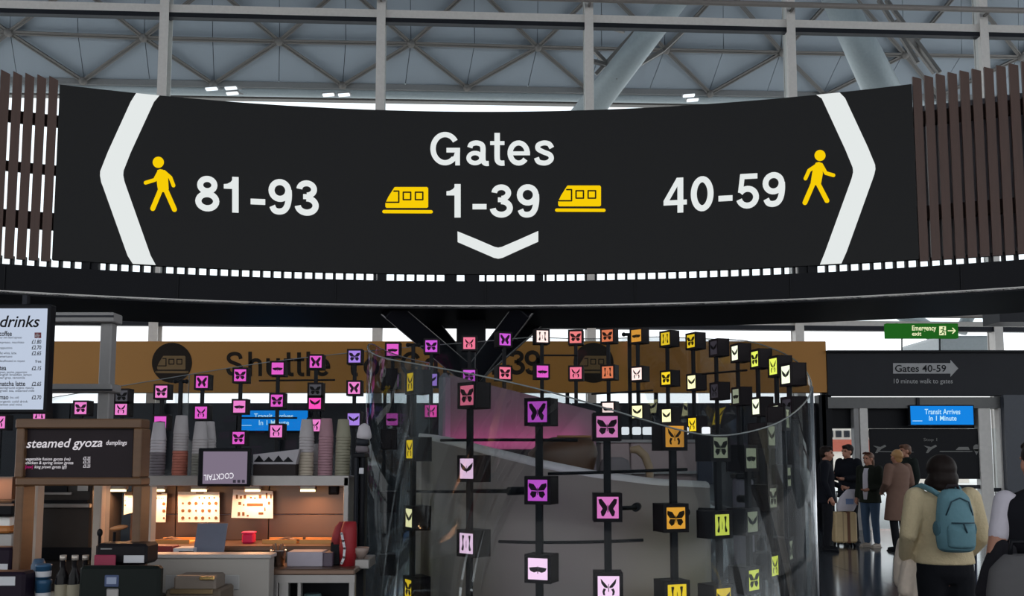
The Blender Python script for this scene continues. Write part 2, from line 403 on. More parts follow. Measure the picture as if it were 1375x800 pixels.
GW = {'8': .68, '9': .68, '3': .68, '1': .42, '-': .41, '4': .68, '0': .68, '5': .66, 'G': .87, 'a': .62, 't': .41, 'e': .66, 's': .6, 'S': .73, 'h': .58, 'u': .58, 'l': .18, 'o': .66}
def ribbon(mb, pts, w, to, mi=0):
    n = len(pts); L, Rr = [], []
    closed = (abs(pts[0][0] - pts[-1][0]) + abs(pts[0][1] - pts[-1][1])) < 1e-6
    for i in range(n):
        a = pts[i - 1] if i else (pts[-2] if closed else pts[0]); b = pts[i + 1] if i < n - 1 else (pts[1] if closed else pts[-1])
        dx, dy = b[0] - a[0], b[1] - a[1]; l = math.hypot(dx, dy) or 1; nx, ny = -dy / l * w / 2, dx / l * w / 2
        L.append((pts[i][0] + nx, pts[i][1] + ny)); Rr.append((pts[i][0] - nx, pts[i][1] - ny))
    vs = [to(*p) for p in L + Rr]
    mb.add(vs, [(i, i + 1, n + i + 1, n + i) for i in range(n - 1)], mi)
def glyph(mb, ch, x, yb, h, to, slope=0.0, wk=1.0, mi=0):
    t = lambda gx, gy: to(x + gx * h * wk, yb - gy * h + slope * gx * h * wk)
    for pts, w in G[ch]: ribbon(mb, pts, w * .95, t, mi)
    if ch == '1':
        q = [(0, .66), (0, .785), (.1, .80), (.19, .85), (.245, .92), (.265, 1), (.33, 1), (.33, .66)]
        mb.add([t(*p) for p in q], [tuple(range(len(q)))], mi)
def word(mb, s, x, yb, h, to, slope=0.0, gap=.09, wk=1.0, mi=0):
    for ch in s:
        if ch == ' ': x += .3 * h; continue
        glyph(mb, ch, x, yb, h, to, slope, wk, mi); x += (GW[ch] + gap) * h * wk
    return x
def disc(mb, x, y, r, to, n=20, mi=0):
    mb.add([to(x + r * math.cos(2 * math.pi * k / n), y + r * math.sin(2 * math.pi * k / n)) for k in range(n)], [tuple(range(n))], mi)
def rstroke(mb, pts, w, to, mi=0):
    for a, b in zip(pts[:-1], pts[1:]): ribbon(mb, [a, b], w, to, mi)
    for p in pts: disc(mb, p[0], p[1], w / 2, to, 12, mi)
def poly(mb, pts, to, mi=0): mb.add([to(*p) for p in pts], [tuple(range(len(pts)))], mi)
def train(mb_body, mb_line, X, Y, k, to, tob):
    q = lambda x, y: (X + x * k, Y + y * k)
    poly(mb_body, [q(*p) for p in ((50, 0), (54, -2), (226, -2), (232, 5), (232, 105), (225, 110), (8, 110), (2, 104), (2, 84), (18, 50))], to)
    rstroke(mb_body, [q(-6, 130), q(248, 131)], 18 * k, to)
    rstroke(mb_line, [q(48, 20), q(74, 20), q(74, 80), q(6, 80)], 8 * k, tob)
    for x in (98, 163): rstroke(mb_line, [q(x, 26), q(x + 40, 26), q(x + 40, 66), q(x, 66), q(x, 26)], 8 * k, tob)

# shuttle sign print
to = face(YF, .006); to2 = face(YF, .010)
def letters(s, xs, ys, h, to, slope, wk, m, par):
    for i, (ch, x) in enumerate(zip(s, xs)):
        b = MB(); glyph(b, ch, x, ys[i] if isinstance(ys, (list, tuple)) else ys, h, to, slope, wk); b.build('letter' if ch.isalpha() else ('hyphen' if ch == '-' else 'numeral'), m, par)
for ch, x in zip('Shuttle', (303, 333, 357, 381, 395, 411, 422)): letters(ch, [x], 505, 33, to, 0, 1, m_brown, fy)
for ch, x in zip('to', (467, 488)): letters(ch, [x], 505, 33, to, 0, 1, m_brown, fy)
for ch, x in zip('Gates', (538, 569, 591, 605, 628)): letters(ch, [x], 505, 33, to, 0, 1, m_brown, fy)
for ch, x in zip('1-39', (653, 671, 683, 704)): letters(ch, [x], 503, 33, to, 0, 1, m_brown, fy)
for cx in (231, 797):
    b = MB(); disc(b, cx, 487, 27, to, 36); b.build('train_disc', m_brown, fy)
    b = MB(); l = MB(); train(b, l, cx - 20, 478, .165, to2, face(YF, .014)); b.build('train_symbol', m_ochre2, fy); l.build('train_windows', m_brown, fy)

# charcoal fascia with gate arrow
g4 = thing('gates_fascia', 'charcoal fascia above the transit doors with a grey arrow reading Gates 40-59', 'sign', P(1240, 530, YF))
MB().pb(1111, 473, 1420, 531, YF - .02, .3, .01).build('board', m_fascia, g4)
MB().pb(1111, 470, 1420, 473, YF - .1, .4).build('top_rail', m_black, g4)
Yg = YF - .02
m_grey = mat('grey_print', (168, 168, 170), .6)
b = MB(); poly(b, [(1199, 487.5), (1276, 487.5), (1276, 483), (1286.5, 494.5), (1276, 506), (1276, 501.5), (1199, 501.5)], face(Yg, .008)); b.build('arrow', m_grey, g4)
b = MB(); put_text(b, 'Gates 40-59', 1201.5, 1270, 499, 9, face(Yg, .014), 0, .012); b.build('lettering', m_black, g4)
b = MB(); put_text(b, '10 minute walk to gates', 1200, 1279, 514.5, 6, face(Yg, .008), 0, .005); b.build('small_lettering', m_grey, g4)

# emergency exit sign on two rods
ge = thing('emergency_exit_sign', 'green emergency exit sign on two thin rods above the charcoal fascia', 'sign', P(1240, 471, 20.0))
m_green = glow('exit_green', (36, 104, 34), .8); m_pale = glow('exit_pale', (235, 240, 190), 1.0)
MB().pb(1190, 434, 1287, 454, 19.93, .12, .01).build('panel', [m_green], ge)
for x in (1211, 1262): MB().tube([P(x, 450, 19.99), P(x, 472, 19.99)], .016, 8).build('rod', m_steel_d, ge)
b = MB(); te = face(19.93, .006)
put_text(b, 'Emergency', 1224.5, 1257, 443.5, 6.5, te, 0, .02); put_text(b, 'exit', 1224.5, 1237, 450.5, 5.2, te, 0, .02); b.build('lettering', m_pale, ge)
b = MB()
poly(b, [(1261, 438), (1270, 438), (1270, 450), (1261, 450)], te); b.build('pictogram_panel', m_pale, ge)
b = MB(); tf = face(19.93, .012)
disc(b, 1266.5, 440, 1.3, tf, 10); rstroke(b, [(1263, 443), (1266, 442), (1268, 444.5), (1269.5, 444)], 1.1, tf); rstroke(b, [(1266, 442), (1265.5, 445.5), (1268, 447), (1267.5, 449.5)], 1.3, tf); rstroke(b, [(1265.5, 445.5), (1264, 447.5), (1262, 448)], 1.2, tf)
b.build('running_figure', m_green, ge)
b = MB(); rstroke(b, [(1273, 444), (1282, 444)], 1.4, te); rstroke(b, [(1279, 440.5), (1282.5, 444), (1279, 447.5)], 1.4, te); b.build('arrow', m_pale, ge)

# two blue transit screens
m_blue = glow('screen_blue', (22, 132, 226), 1.0); m_cy = glow('screen_text', (190, 235, 255), 1.0)
for (x0, y0, x1, y1, Y, lab) in ((1223, 545, 1307, 570, YF - .02, 'blue transit arrival screen hung over the doors below the charcoal fascia'), (321, 551, 413, 578, YF - .05, 'blue transit arrival screen on the dark wall seen past the butterfly boxes')):
    t = thing('transit_screen', lab, 'screen', P((x0 + x1) / 2, y1, Y), 'blue transit screens')
    MB().pb(x0 - 1.5, y0 - 1.5, x1 + 1.5, y1 + 1.5, Y, .12, .01).build('housing', m_black, t)
    MB().pb(x0, y0, x1, y1, Y - .012, .01).build('display', m_blue, t)
    b = MB(); w = x1 - x0; q = face(Y - .012, .004)
    put_text(b, 'Transit Arrives', x0 + .22 * w, x0 + .79 * w, y0 + 11, 7, q, 0, .012); put_text(b, 'In 1 Minute', x0 + .29 * w, x0 + .73 * w, y0 + 19.5, 6.5, q, 0, .012)
    rstroke(b, [(x0 + .03 * w, y0 + 20), (x0 + .18 * w, y0 + 20)], .8, q); b.build('lettering', m_cy, t)
    MB().pb(x0 + 8, y0 - 12, x0 + 12, y0, Y + .03, .05).build('hanger', m_steel_d, t)

# dark route board behind the doors
t = thing('route_board', 'black route map board with small white plane symbols between the door posts', 'board', P(1243, 640, YF + .06))
MB().pb(1168.5, 575.5, 1316.5, 643, YF + .1, .05, .01).build('panel', m_black, t)
m_wp = mat('board_print', (120, 120, 118), .6)
b = MB(); q = face(YF + .1, .008)
rstroke(b, [(1178, 606), (1226, 607)], 1, q); rstroke(b, [(1262, 606), (1305, 606)], 1.2, q)
for x in (1180, 1248): poly(b, [(x - 8, 598), (x + 2, 600), (x + 8, 597), (x + 10, 599), (x + 3, 603), (x - 2, 608), (x - 5, 608), (x - 2, 602)], q)
poly(b, [(1283, 604), (1287, 600), (1300, 600), (1302, 604)], q); disc(b, 1311, 601, 4.5, q, 14); poly(b, [(1307, 603), (1315, 603), (1311, 611)], q)
put_text(b, 'Stop 1', 1240, 1258, 592, 4, q); b.build('symbols', m_wp, t)

# brick building outside, seen through the open door
t = thing('terminal_building', 'pale building with a red brick band seen outside through the transit door', 'building', P(1130, 640, 60))
MB().pb(1040, 560, 1300, 660, 60, 6, 0, 0, -.2).build('wall', mat('pale_render', (225, 215, 205), .9), t)
MB().pb(1040, 590, 1300, 606, 59.9, .2).build('brick_band', mat('red_brick', (176, 92, 74), .9, scale=3), t)
for k in range(9): MB().pb(1112 + k * 11, 578, 1119 + k * 11, 587, 59.85, .2).build('window', m_wall_dd, t)
MB().pb(1040, 556, 1300, 561, 59.6, 6.6).build('parapet', mat('parapet_grey', (190, 186, 180), .8), t)
# ------------------------------------------------------------------ the ring: curved beam, slats, posts; and the great gate sign on it
RCX, RCY, RR = -.3, -4.0, 14.0
def ring(a, r, z): return Vector((RCX + r * math.sin(a), RCY + r * math.cos(a), z))
def onring(px, py, r=RR, lift=0.0):
    d = ray(px, py); ox, oy = -RCX, -RCY; r -= lift
    A_, B_, C_ = d.x ** 2 + d.y ** 2, 2 * (ox * d.x + oy * d.y), ox * ox + oy * oy - r * r
    t = (-B_ + math.sqrt(B_ * B_ - 4 * A_ * C_)) / (2 * A_)
    return Vector((0, 0, EYE)) + d * t
def ang(p): return math.atan2(p.x - RCX, p.y - RCY)
def ringbox(mb, a0, a1, r0, r1, z0, z1, n=64, mi=0):
    rr = []
    for i in range(n + 1):
        a = a0 + (a1 - a0) * i / n
        rr.append([ring(a, r0, z0), ring(a, r1, z0), ring(a, r1, z1), ring(a, r0, z1)])
    return mb.rings(rr, True, mi, False)
Z_TOP, Z_BOT = 5.58, 3.68
aL, aR = ang(onring(75, 230)), ang(onring(1229, 230))
rg = root('trim_1', (RCX, RCY + RR, 3.3))
ZB0, ZB1 = P(650, 412, 10).z, P(650, 378, 10).z
b = MB(); ringbox(b, -.62, .62, RR - .03, RR + .27, ZB0, ZB1); b.build('ring_beam', m_navy, rg)
b = MB(); ringbox(b, -.62, .62, RR - .05, RR + 1.5, ZB0 - .03, ZB0); b.build('ring_soffit', m_black, rg)
b = MB(); ringbox(b, -.62, .62, RR + 1.2, RR + 1.5, ZB0 - .02, ZB1 - .05); b.build('inner_beam', m_navy, rg)
b = MB(); ringbox(b, -.62, .62, RR - .05, RR - .03, ZB0 - .012, ZB0 + .012); b.build('edge_trim', m_steel_l, rg)
for k in range(-5, 6):
    a = k * .12; MB().bar(ring(a, RR - .04, ZB0 + .02), ring(a, RR - .04, ZB1 - .02), .012, .012).build('beam_joint', m_black, rg)
m_slat = mat('brown_slat', (78, 54, 46), .55, vary=.25, scale=6, stretch=(6, 6, .4))
m_slat_d = mat('brown_rail', (46, 30, 26), .6)
pitch = .1135 / RR
def slat_at(a):
    p = ring(a, RR + .02, 0); rot = Matrix.Rotation(-a + .1, 3, 'Z')
    b = MB(); zt = Z_TOP + .08
    vs = []
    for x, y in ((-.043, -.02), (.043, -.02), (.043, .02), (-.043, .02)):
        q = p + rot @ Vector((x, y, 0)); vs.append((q.x, q.y, Z_BOT - .02)); vs.append((q.x, q.y, zt - (.035 if x > 0 else 0)))
    b.add(vs, [(0, 2, 3, 1), (2, 4, 5, 3), (4, 6, 7, 5), (6, 0, 1, 7), (1, 3, 5, 7), (0, 6, 4, 2)])
    b.build('slat', m_slat, rg)
a = aL - pitch * .55
while a > -.62: slat_at(a); a -= pitch
a = aR + pitch * .45
while a < .62: slat_at(a); a += pitch
for (s0, s1) in ((-.62, aL), (aR, .62)):
    for z0, z1 in ((5.15, 5.3), (4.12, 4.27)) if s0 > 0 else ((5.15, 5.27), (4.62, 4.72), (4.02, 4.2)):
        b = MB(); ringbox(b, s0, s1, RR + .09, RR + .15, z0, z1, 20); b.build('slat_rail', m_slat_d, rg)
    b = MB(); ringbox(b, s0, s1, RR + .42, RR + .46, Z_BOT + .1, Z_TOP - .1, 16)
    if s0 > 0: b.build('backing_board', mat('slate_board', (120, 118, 126), .6), rg)
a = -.6
while a < .6:                                     # short posts in the gap between sign and beam
    if aL - .02 < a < aR + .02 or True:
        MB().bar(ring(a, RR + .06, ZB1 - .01), ring(a, RR + .06, Z_BOT + .02), .026, .05, (0, 1, 0)).build('spacer', m_black, rg)
    a += pitch
for px in (115, 126, 512, 605, 630, 638, 724, 1078, 1090): 
    q = onring(px, 372); a = ang(q); MB().bar(ring(a, RR + .05, ZB1 - .01), ring(a, RR + .05, Z_BOT + .02), .09, .06, (0, 1, 0)).build('spacer', m_black, rg)
# centre column and raking braces
MB().pb(612, 400, 651, 800, 10.75, .34, .02, 0, 0.0).build('column', m_navy, rg)
for a_, ya, b_, yb, w in (((522, 414), 10.1, (624, 500), 10.8, .22), ((572, 428), 11.4, (632, 502), 10.9, .2), ((705, 414), 10.1, (636, 504), 10.8, .22), ((722, 432), 11.4, (640, 504), 11.0, .16)):
    p, q = P(a_[0], a_[1], ya), P(b_[0], b_[1], yb); MB().bar(p, q, w, .2, (0, 1, 0), 0, .01).build('brace', m_navy, rg)
    d = (q - p).normalized(); nx = Vector((d.z, 0, -d.x)).normalized()
    for s in (-1, 1): MB().bar(p + nx * s * w / 2 + Vector((0, -.1, 0)), q + nx * s * w / 2 + Vector((0, -.1, 0)), .012, .012).build('brace_edge', m_steel, rg)

# the sign
sg = thing('gate_sign', 'wide curved black overhead sign with white gate numbers and chevrons', 'sign', ring(0, RR, Z_BOT))
b = MB(); ringbox(b, aL, aR, RR, RR + .06, Z_BOT, Z_TOP, 72); b.build('panel', mat('sign_black', (36, 36, 37), .5, vary=.03), sg)
m_white = glow('sign_white', (228, 233, 232), 1.0); m_yell = glow('sign_yellow', (247, 205, 8), 1.0)
to = lambda px, py: onring(px, py, RR, .006); tb = lambda px, py: onring(px, py, RR, .012)
def clampz(p): 
    p.z = max(Z_BOT + .003, min(Z_TOP - .003, p.z)); return p
tc = lambda px, py: clampz(onring(px, py, RR, .006))
def chevron(pts_out, pts_in, name='chevron'):
    b = MB(); n = len(pts_out)
    b.add([tc(*p) for p in pts_out + pts_in], [(i, i + 1, n + i + 1, n + i) for i in range(n - 1)]); b.build(name, m_white, sg)
def seg(a, b, k=6): return [(a[0] + (b[0] - a[0]) * i / k, a[1] + (b[1] - a[1]) * i / k) for i in range(k)]
chevron(seg((183, 120), (137, 221)) + [(134.5, 230), (134.3, 236), (136, 245)] + seg((138, 250), (178, 362)) + [(178, 362)],
        seg((214.5, 120), (168, 221)) + [(166, 229), (165.5, 235), (167, 243)] + seg((169, 249), (209, 362)) + [(209, 362)])
chevron(seg((1127, 115), (1173, 214)) + [(1175, 221), (1175.5, 227), (1174, 234)] + seg((1172, 240), (1130, 357)) + [(1130, 357)],
        seg((1095.5, 115), (1143, 218)) + [(1145, 225), (1145.5, 231), (1144, 238)] + seg((1142, 244), (1101, 357)) + [(1101, 357)])
chevron([(614.3, 310.5), (640, 321), (664, 331.3), (669, 332.3), (674, 331.3), (698, 321), (722.8, 310)], [(614.5, 325), (640, 336), (663, 346), (669, 347.3), (675, 346), (698, 335.5), (722.8, 324.5)])
letters('Gates', (577.5, 625.5, 658.2, 681, 716.6), 222, 45, to, 0, 1.04, m_white, sg)
letters('1-39', (599.5, 634.5, 658, 693.5), 292, 45, to, 0, 1.02, m_white, sg)
letters('81-93', (262, 300.5, 336.5, 360, 396), (283, 284.8, 286, 287.4, 288.8), 48, to, .042, 1.0, m_white, sg)
letters('40-59', (891, 927.2, 964.7, 988.5, 1023.5), (286.6, 284.4, 282, 280.8, 278.5), 47, to, -.055, .98, m_white, sg)
def figure(pts, s, ox, oy):
    q = lambda p: (p[0] / s + ox, p[1] / s + oy)
    b = MB(); disc(b, *q(pts['head'][:2]), pts['head'][2] / s, to, 24)
    for k in ('arm', 'arm2', 'leg', 'leg2'): rstroke(b, [q(p) for p in pts[k][1:]], pts[k][0] / s, to)
    poly(b, [q(p) for p in pts['torso']], to); b.build('walking_figure', m_yell, sg)
figure({'head': (172, 200, 40), 'arm': (27, (178, 268), (148, 325), (82, 345)), 'arm2': (27, (212, 268), (258, 308), (280, 365)),
        'leg': (36, (188, 395), (133, 528)), 'leg2': (36, (225, 395), (287, 535)), 'torso': [(165, 256), (185, 249), (205, 253), (240, 285), (246, 390), (240, 410), (207, 412), (172, 405), (165, 370), (160, 320)]}, 5.288, 180, 180)
figure({'head': (1025, 127, 33), 'arm': (22, (1008, 185), (960, 216), (938, 265)), 'arm2': (22, (1032, 182), (1060, 232), (1105, 245)),
        'leg': (29, (985, 292), (935, 408)), 'leg2': (29, (1012, 292), (1066, 396)), 'torso': [(1000, 170), (1018, 166), (1036, 172), (1042, 235), (1030, 300), (1000, 304), (968, 302), (970, 285), (978, 232), (985, 200)]}, 4.435, 870, 180)
for X, Y_ in ((517, 251.5), (749, 249.5)):
    b = MB(); l = MB(); train(b, l, X, Y_, .25, to, tb); b.build('train_symbol', m_yell, sg); l.build('train_windows', mat('sign_line', (60, 50, 12), .6), sg)
# ------------------------------------------------------------------ glass ring with butterfly light boxes
ECX, ECY, EA, EB = .51, 6.72, 1.43, 2.25
def ell(th, k=0.0): return Vector((ECX + (EA + k) * math.cos(th), ECY + (EB + k) * math.sin(th), 0))
def on_ell(px, near, k=0.0):
    u = (px - CX) / F; best = None                 # ray in plan at eye level
    d = ray(px, 600); u = d.x / d.y
    a, b = EA + k, EB + k
    A_ = u * u / a / a + 1 / b / b; B_ = -2 * (u * ECX / a / a + ECY / b / b); C_ = ECX ** 2 / a / a + ECY ** 2 / b / b - 1
    D = max(0.0, B_ * B_ - 4 * A_ * C_); Y = (-B_ + (-1 if near else 1) * math.sqrt(D)) / (2 * A_)
    return Vector((u * Y, Y, 0))
def theta(p): return math.atan2((p.y - ECY) / EB, (p.x - ECX) / EA)
GK = .13
path = []                                           # plan line of the glass, from the far straight run round to the inner curl
for i in range(26): path.append((Vector((-5.9 + i * .2, 9.1, 0)), None))
th0, th1 = R(112), R(-216)
for i in range(121):
    t = th0 + (th1 - th0) * i / 120; p = ell(t, GK)
    path.append((p, t))
pl = [p for p, t in path]
for _ in range(4): pl = [pl[0]] + [(pl[i - 1] + pl[i] * 2 + pl[i + 1]) / 4 for i in range(1, len(pl) - 1)] + [pl[-1]]
tops = []
def nearest(px, py, near):
    best = None
    for i, p in enumerate(pl):
        d = ray(px, py); x = d.x / d.y * p.y
        isn = p.y < (6.05 if px > 800 else 5.7)
        if isn != near: continue
        e = abs(x - p.x)
        if best is None or e < best[0]: best = (e, i)
    i = best[1]; return (i, P(px, py, pl[i].y).z)
for q in ((20, 543, 0), (180, 516, 0), (350, 485, 0), (500, 459, 0), (700, 451, 0), (880, 451, 0), (1000, 456, 0), (1060, 478, 0), (1040, 571, 1), (960, 590, 1), (900, 577, 1), (830, 552, 1), (740, 527, 1), (650, 505, 1), (560, 489, 1), (510, 480, 1)):
    tops.append(nearest(*q))
i_tip = max(range(len(pl)), key=lambda i: pl[i].x / pl[i].y); tops.append((i_tip, P(1092, 520, pl[i_tip].y).z))
tops.sort()
def ztop(i):
    for (a, za), (b, zb) in zip(tops[:-1], tops[1:]):
        if a <= i <= b:
            t = (i - a) / max(1, b - a); return za + (zb - za) * t
    return tops[0][1] if i < tops[0][0] else tops[-1][1]
zt = [ztop(i) for i in range(len(pl))]
for _ in range(6): zt = [zt[0]] + [(zt[i - 1] + 2 * zt[i] + zt[i + 1]) / 4 for i in range(1, len(zt) - 1)] + [zt[-1]]
m_gring = glass('curved_glass', (240, 243, 244), .3, .01, .0)
m_gedge = mat('glass_edge', (120, 126, 126), .2)
gw = thing('glass_screen', 'tall curved glass screen with a swooping top edge around the bar', 'glass screen', (ECX, ECY - EB, 0))
cuts = [0, 13, 26, 52, 76, len(pl) - 1]
for a, c in zip(cuts[:-1], cuts[1:]):
    rr = []
    for i in range(a, c + 1):
        t = (pl[min(i + 1, len(pl) - 1)] - pl[max(i - 1, 0)]).normalized(); n = Vector((-t.y, t.x, 0)) * .006
        p = pl[i]; z = zt[i] - .006
        rr.append([p - n + Vector((0, 0, .0)), p + n, p + n + Vector((0, 0, z)), p - n + Vector((0, 0, z))])
    MB().rings(rr, True, 0, True).build('curved_pane', m_gring, gw)
b = MB(); b.tube([Vector((p.x, p.y, z)) for p, z in zip(pl, zt)], .0045, 6); b.build('top_edge', m_gedge, gw)
for i in cuts[1:]:
    MB().tube([Vector((pl[i].x, pl[i].y, 0)), Vector((pl[i].x, pl[i].y, zt[i]))], .0045, 6).build('joint', m_gedge, gw)
MB().tube([Vector((pl[i_tip].x, pl[i_tip].y, 0)), Vector((pl[i_tip].x, pl[i_tip].y, zt[i_tip]))], .012, 8).build('reflection_tube', mat('reflection_steel', (215, 215, 218), .12, 1.0, 0), gw)  # added bright tube standing for the white reflection streaks at the glass tip

# butterflies: half outlines, mirrored
BF = [
 [[(.03, .06), (.1, .16), (.3, .42), (.45, .40), (.42, .2), (.3, .02), (.26, -.06), (.35, -.2), (.30, -.40), (.2, -.42), (.1, -.25), (.03, -.1)]],
 [[(.02, .05), (.2, .3), (.46, .36), (.48, .2), (.34, 0), (.03, -.02)], [(.03, -.05), (.32, -.04), (.4, -.2), (.25, -.38), (.1, -.3)]],
 [[(.02, 0), (.15, .12), (.46, .32), (.43, .1), (.3, -.06), (.15, -.12), (.02, -.15)]],
 [[(.02, .10), (.25, .08), (.46, .05), (.40, -.1), (.2, -.18), (.02, -.12)]],
 [[(.15, .36), (.2, .42), (.32, .40), (.3, .2), (.26, .0), (.3, -.16), (.36, -.3), (.3, -.38), (.2, -.36), (.17, -.2), (.21, 0), (.2, .2)]],
 [[(.04, .02), (.32, .34), (.38, .40), (.34, .16), (.2, -.02), (.05, -.06)], [(.12, -.1), (.24, -.06), (.3, -.22), (.26, -.38), (.16, -.40), (.19, -.24)]],
]
m_boxk = mat('box_black', (26, 20, 24), .5)
def dark_of(rgb): return mat('print_%d_%d_%d' % rgb, tuple(int(x * .22) for x in rgb), .6, vary=0)
def lit_of(rgb, s): return glow('lit_%d_%d_%d_%d' % (rgb + (int(s * 100),)), rgb, s)
SZ = .142
COLS = dict(mg=((222, 92, 200), 1.0), pk=((236, 130, 205), 1.0), hp=((242, 78, 180), 1.1), vi=((165, 130, 225), 1.0), rs=((238, 120, 150), 1.0), wp=((255, 214, 246), 1.25), sal=((240, 128, 128), 1.0),
            ora=((214, 120, 84), 1.0), amb=((240, 170, 60), 1.0), dor=((214, 150, 60), .95), pwh=((255, 226, 220), 1.2), yel=((246, 212, 44), 1.05), dye=((222, 190, 40), 1.0), wye=((255, 250, 190), 1.25), lim=((226, 238, 96), 1.1),
            wli=((246, 255, 220), 1.25), pgr=((176, 186, 160), .55), off=((70, 66, 78), .0), vio=((205, 90, 215), 1.0), dpk=((222, 130, 190), 1.0))
def light_box(par, p, yaw, col, kind, size=SZ, depth=.1):
    rot = Matrix.Rotation(yaw, 3, 'Z'); rgb, s = COLS[col]
    h = size / 2
    b = MB(); b.box(p, (h, depth / 2, h), .004, rot)
    fr = b
    for sd in (-1, 1):
        for x0, x1, z0, z1 in ((-h, h, h - .018, h), (-h, h, -h, -h + .018), (-h, -h + .018, -h + .018, h - .018), (h - .018, h, -h + .018, h - .018)):
            fr.box(p + rot @ Vector(((x0 + x1) / 2, sd * (depth / 2 + .003), (z0 + z1) / 2)), ((x1 - x0) / 2, .004, (z1 - z0) / 2), 0, rot)
    fo = fr.build('light_box', m_boxk, par)
    q = h - .018; b = MB(); b.box(p, (q, depth / 2 + .002, q), 0, rot)
    lm = lit_of(rgb, s) if s > 0 else mat('unlit_panel', (84, 80, 90), .4)
    o = b.build('lit_panel', lm, fo)
    b = MB()
    for half in BF[kind % 6]:
        for mx in (1, -1):
            for sd in (-1, 1):
                b.add([p + rot @ Vector((x * mx * size * .72, sd * (depth / 2 + .0045), z * size * .72)) for x, z in half], [tuple(range(len(half)))])
    for sd in (-1, 1):
        b.add([p + rot @ Vector((x * size, sd * (depth / 2 + .0048), z * size)) for x, z in ((-.012, .1), (.012, .1), (.016, -.16), (-.016, -.16))], [(0, 1, 2, 3)])
    b.build('butterfly', dark_of(rgb), fo)
WORDS = 'first second third fourth fifth sixth seventh eighth ninth tenth eleventh twelfth thirteenth fourteenth fifteenth sixteenth seventeenth eighteenth nineteenth twentieth twenty-first twenty-second twenty-third twenty-fourth'.split()
CN = dict(mg='magenta', pk='pink', hp='hot pink', vi='violet', rs='rose', wp='white-pink', sal='salmon', ora='orange', amb='amber', dor='orange', pwh='pale', yel='yellow', dye='yellow', wye='white-yellow', lim='lime', wli='white-lime', pgr='pale green', off='unlit', vio='violet', dpk='pink')
post_n = [0]
def light_post(px, near, boxes, label, group, standoff=None, zpole=None):
    if near: p0 = on_ell(px, True); yaw = None
    elif px < 640: d = ray(px, 520); p0 = Vector((d.x / d.y * 8.85, 8.85, 0)); yaw = 0.0
    else:
        p0 = on_ell(px, False); t = min(1, (px - 640) / 120)
        p0 = p0 * t + Vector((ray(px, 520).x / ray(px, 520).y * 8.85, 8.85, 0)) * (1 - t)
    n = Vector(((p0.x - ECX) / EA ** 2, (p0.y - ECY) / EB ** 2, 0)).normalized()
    if near: yaw = math.atan2(n.x, -n.y)
    elif px >= 640:
        yaw = math.atan2(-n.x, n.y); yaw *= min(1, (px - 560) / 200); yaw = max(-R(78), yaw)
    tt = thing('butterfly_post', label, 'light post', p0, group)
    pts = []
    for py, col, kind in boxes:
        z = P(px, py, p0.y).z; pts.append(z)
    rot = Matrix.Rotation(yaw, 3, 'Z')
    ptop = max(pts) + (zpole or -.02)
    MB().box(Vector((p0.x, p0.y, ptop / 2)), (.018, .012, ptop / 2), .003, rot).build('pole', m_black, tt)
    for (py, col, kind), z in zip(boxes, pts):
        light_box(tt, Vector((p0.x, p0.y, z)) + rot @ Vector((0, .03, 0)), yaw, col, kind, .142 if near else .154)
    if standoff:
        for py, dx in standoff:
            z = P(px, py, p0.y).z; c = Vector((p0.x, p0.y, z)); e = c + rot @ Vector((dx, .12, 0))
            MB().tube([c, e], .011, 8).build('standoff_rod', m_black, tt)
            MB().tube([e, e + rot @ Vector((.02 if dx > 0 else -.02, .11, 0))], .022, 12).build('standoff_cap', m_black, tt)
    return tt
far = [
 (3, [(567, 'pk', 5)]), (56, [(556, 'pk', 4)]), (111, [(548, 'pk', 1)]), (165, [(532, 'off', 1), (549, 'pk', 5)]), (218, [(526, 'pk', 1), (567, 'mg', 3)]), (272, [(513, 'mg', 0), (554, 'mg', 5)]),
 (323, [(504, 'mg', 1), (546, 'pk', 3), (588, 'mg', 1)]), (373, [(495, 'mg', 3), (538, 'mg', 1), (579, 'pk', 5)]), (424, [(486, 'mg', 0), (524, 'off', 1), (541, 'hp', 2), (571, 'pk', 5)]),
 (476, [(479, 'vi', 1), (521, 'pk', 0), (563, 'vi', 2)]), (527, [(470, 'mg', 3), (511, 'vio', 2), (563, 'mg', 3)]), (579, [(465, 'vio', 1), (510, 'vi', 2), (552, 'hp', 5)]), (630, [(461, 'rs', 5), (505, 'vio', 1)]),
 (677, [(456, 'vio', 0), (501, 'rs', 1)]), (728, [(452, 'pwh', 4), (499, 'mg', 3)]), (774, [(453, 'sal', 1), (501, 'rs', 5)]), (818, [(451, 'ora', 1), (500, 'ora', 4), (549, 'pwh', 3)]), (858, [(451, 'dor', 3), (502, 'pwh', 5), (553, 'wye', 2)]),
 (898, [(455, 'dye', 4), (508, 'yel', 1), (558, 'wye', 2)]), (933, [(458, 'dye', 1), (513, 'wye', 2), (570, 'yel', 5)]), (964, [(467, 'off', 2), (525, 'off', 5)]), (993, [(474, 'wli', 2), (532, 'pgr', 3)]), (1020, [(482, 'lim', 1), (546, 'wli', 2)]), (1045, [(492, 'lim', 5), (556, 'wli', 3)]),
]
far += [(1062, [(503, 'wli', 2), (548, 'off', 1)])]
over = {9: None}
for k, (px, bx) in enumerate(far):
    cs = []
    for _, c, _k in bx:
        if CN[c] not in cs: cs.append(CN[c])
    w = (WORDS + ['twenty-fifth', 'twenty-sixth'])[k]
    light_post(px, False, bx, 'far black post, %s from the drinks screen, %s butterfly %s' % (w, ' and '.join(cs[:3]), 'boxes' if len(bx) > 1 else 'box'), 'far posts of butterfly light boxes')
